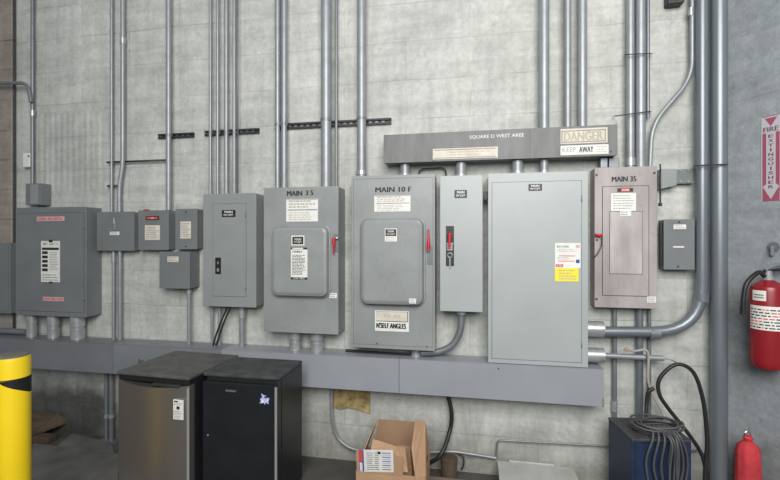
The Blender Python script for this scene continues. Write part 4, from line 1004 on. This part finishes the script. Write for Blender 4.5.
# white arrow pointing down with shaft
sq([(.26,.2),(.74,.2),(.74,.86),(.26,.86)], 'sign_white', .003); sq([(.5,.02),(.92,.17),(.74,.2),(.26,.2),(.08,.17)], 'sign_white', .003)
sq([(.06,.80),(.94,.80),(.94,.99),(.06,.99)], 'sign_white', .0029); sq([(.18,.975),(.5,.875),(.82,.975)], 'sign_red', .0034)
sign = mb.build('wall_sign'); tag(sign, 'red and white vertical FIRE EXTINGUISHER sign with arrow on right wall', 'sign')
def tmx(): 
    m_ = Matrix.Identity(4); m_.col[0] = (*sdir, 0); m_.col[1] = (*(-nrm), 0); m_.col[2] = (0, 0, 1, 0); m_.col[3] = (su0.x, su0.y, 0, 1); return m_
mx = tmx(); mb = MB()
zz_ = lambda v: zB+(zT-zB)*v
mb.text('FIRE', W_*.5, zz_(.84), -.0038, W_*.78, (zT-zB)*.055, 'maroon', .02, mtx=mx)
for k, ch in enumerate('EXTINGUISHER'):
    mb.text(ch, W_*.5, zz_(.76-.054*k), -.0038, W_*(.26 if ch != 'I' else .08), (zT-zB)*.036, 'maroon', .03, mtx=mx)
mb.build('lettering', sign, label='dark red lettering')

# red covered cylinder at the foot of the right wall
pr = RW(748, 470, .11); rr = .062
zt_ = H-(441-CY)*depth(pr)/F
t = thing('covered_cylinder', 'small cylinder in a bright red cloth cover tied at the top, by the corner', 'covered cylinder', (pr.x, pr.y, 0))
prof = [(rr*.9, .001), (rr*1.05, .03), (rr*1.08, zt_*.4), (rr*1.03, zt_*.7), (rr*.97, zt_-.06), (rr*.85, zt_-.03), (rr*.55, zt_-.008), (rr*.3, zt_)]
mb = MB().lathe((pr.x, pr.y, 0), prof, 'cloth_red', 48)
for v in mb.bm.verts:
    a = math.atan2(v.co.y-pr.y, v.co.x-pr.x); k = 1+.035*math.sin(a*9+v.co.z*8)*min(1, v.co.z/zt_+.2)
    v.co.x = pr.x+(v.co.x-pr.x)*k; v.co.y = pr.y+(v.co.y-pr.y)*k
mb.build('cloth_cover', t)
MB().lathe((pr.x, pr.y, zt_+.0005), [(rr*.3, 0), (rr*.42, .02), (rr*.3, .032)], 'cloth_red', 20).build('tied_neck', t)
mb = MB(); c0 = Vector((pr.x, pr.y, zt_+.03)); mb.tube([c0-R*.018+U*.022*0, c0-R*.02+U*.02, c0-R*.004+U*.035, c0+R*.012+U*.022, c0+R*.018], .004, 'chrome', 8, fillet=.01); mb.tube([c0+R*.004+U*.03, c0+R*.012+U*.05], .004, 'chrome', 8); mb.build('pull_ring', t)

# ---------------------------------------------------------------- fix children of mesh roots
# (children of a mesh thing were built relative to its origin, nothing further to do)

# ---------------------------------------------------------------- light
w = bpy.data.worlds.new('World'); bpy.context.scene.world = w; w.use_nodes = True
nt = w.node_tree; bg = nt.nodes['Background']
bg.inputs['Color'].default_value = (.80, .90, 1.0, 1); bg.inputs['Strength'].default_value = .24
def area(name, loc, target, sx, sy, energy, col):
    l = bpy.data.lights.new(name, 'AREA'); l.shape = 'RECTANGLE'; l.size = sx; l.size_y = sy; l.energy = energy; l.color = col
    o = bpy.data.objects.new(name, l); C.objects.link(o); o.location = loc
    o.rotation_euler = (Vector(target)-Vector(loc)).to_track_quat('-Z', 'Y').to_euler(); return o
area('added_daylight', (.5, -4.9, 3.8), (.2, 0, 2.0), 3.4, 3.0, 375, (1.0, .985, .955))  # area lamp added above and behind the camera as soft daylight; no opening built

cam = bpy.data.cameras.new('Camera'); cam.lens = 36*F/780; cam.sensor_width = 36; cam.shift_y = -1/780
co = bpy.data.objects.new('Camera', cam); C.objects.link(co); co.location = CAM; co.rotation_euler = (math.radians(90), 0, TH)
cam.clip_start = .05
sc = bpy.context.scene; sc.camera = co
sc.view_settings.view_transform = 'Standard'; sc.view_settings.look = 'None'; sc.view_settings.gamma = 1; sc.view_settings.exposure = 0
sc.view_settings.use_curve_mapping = False
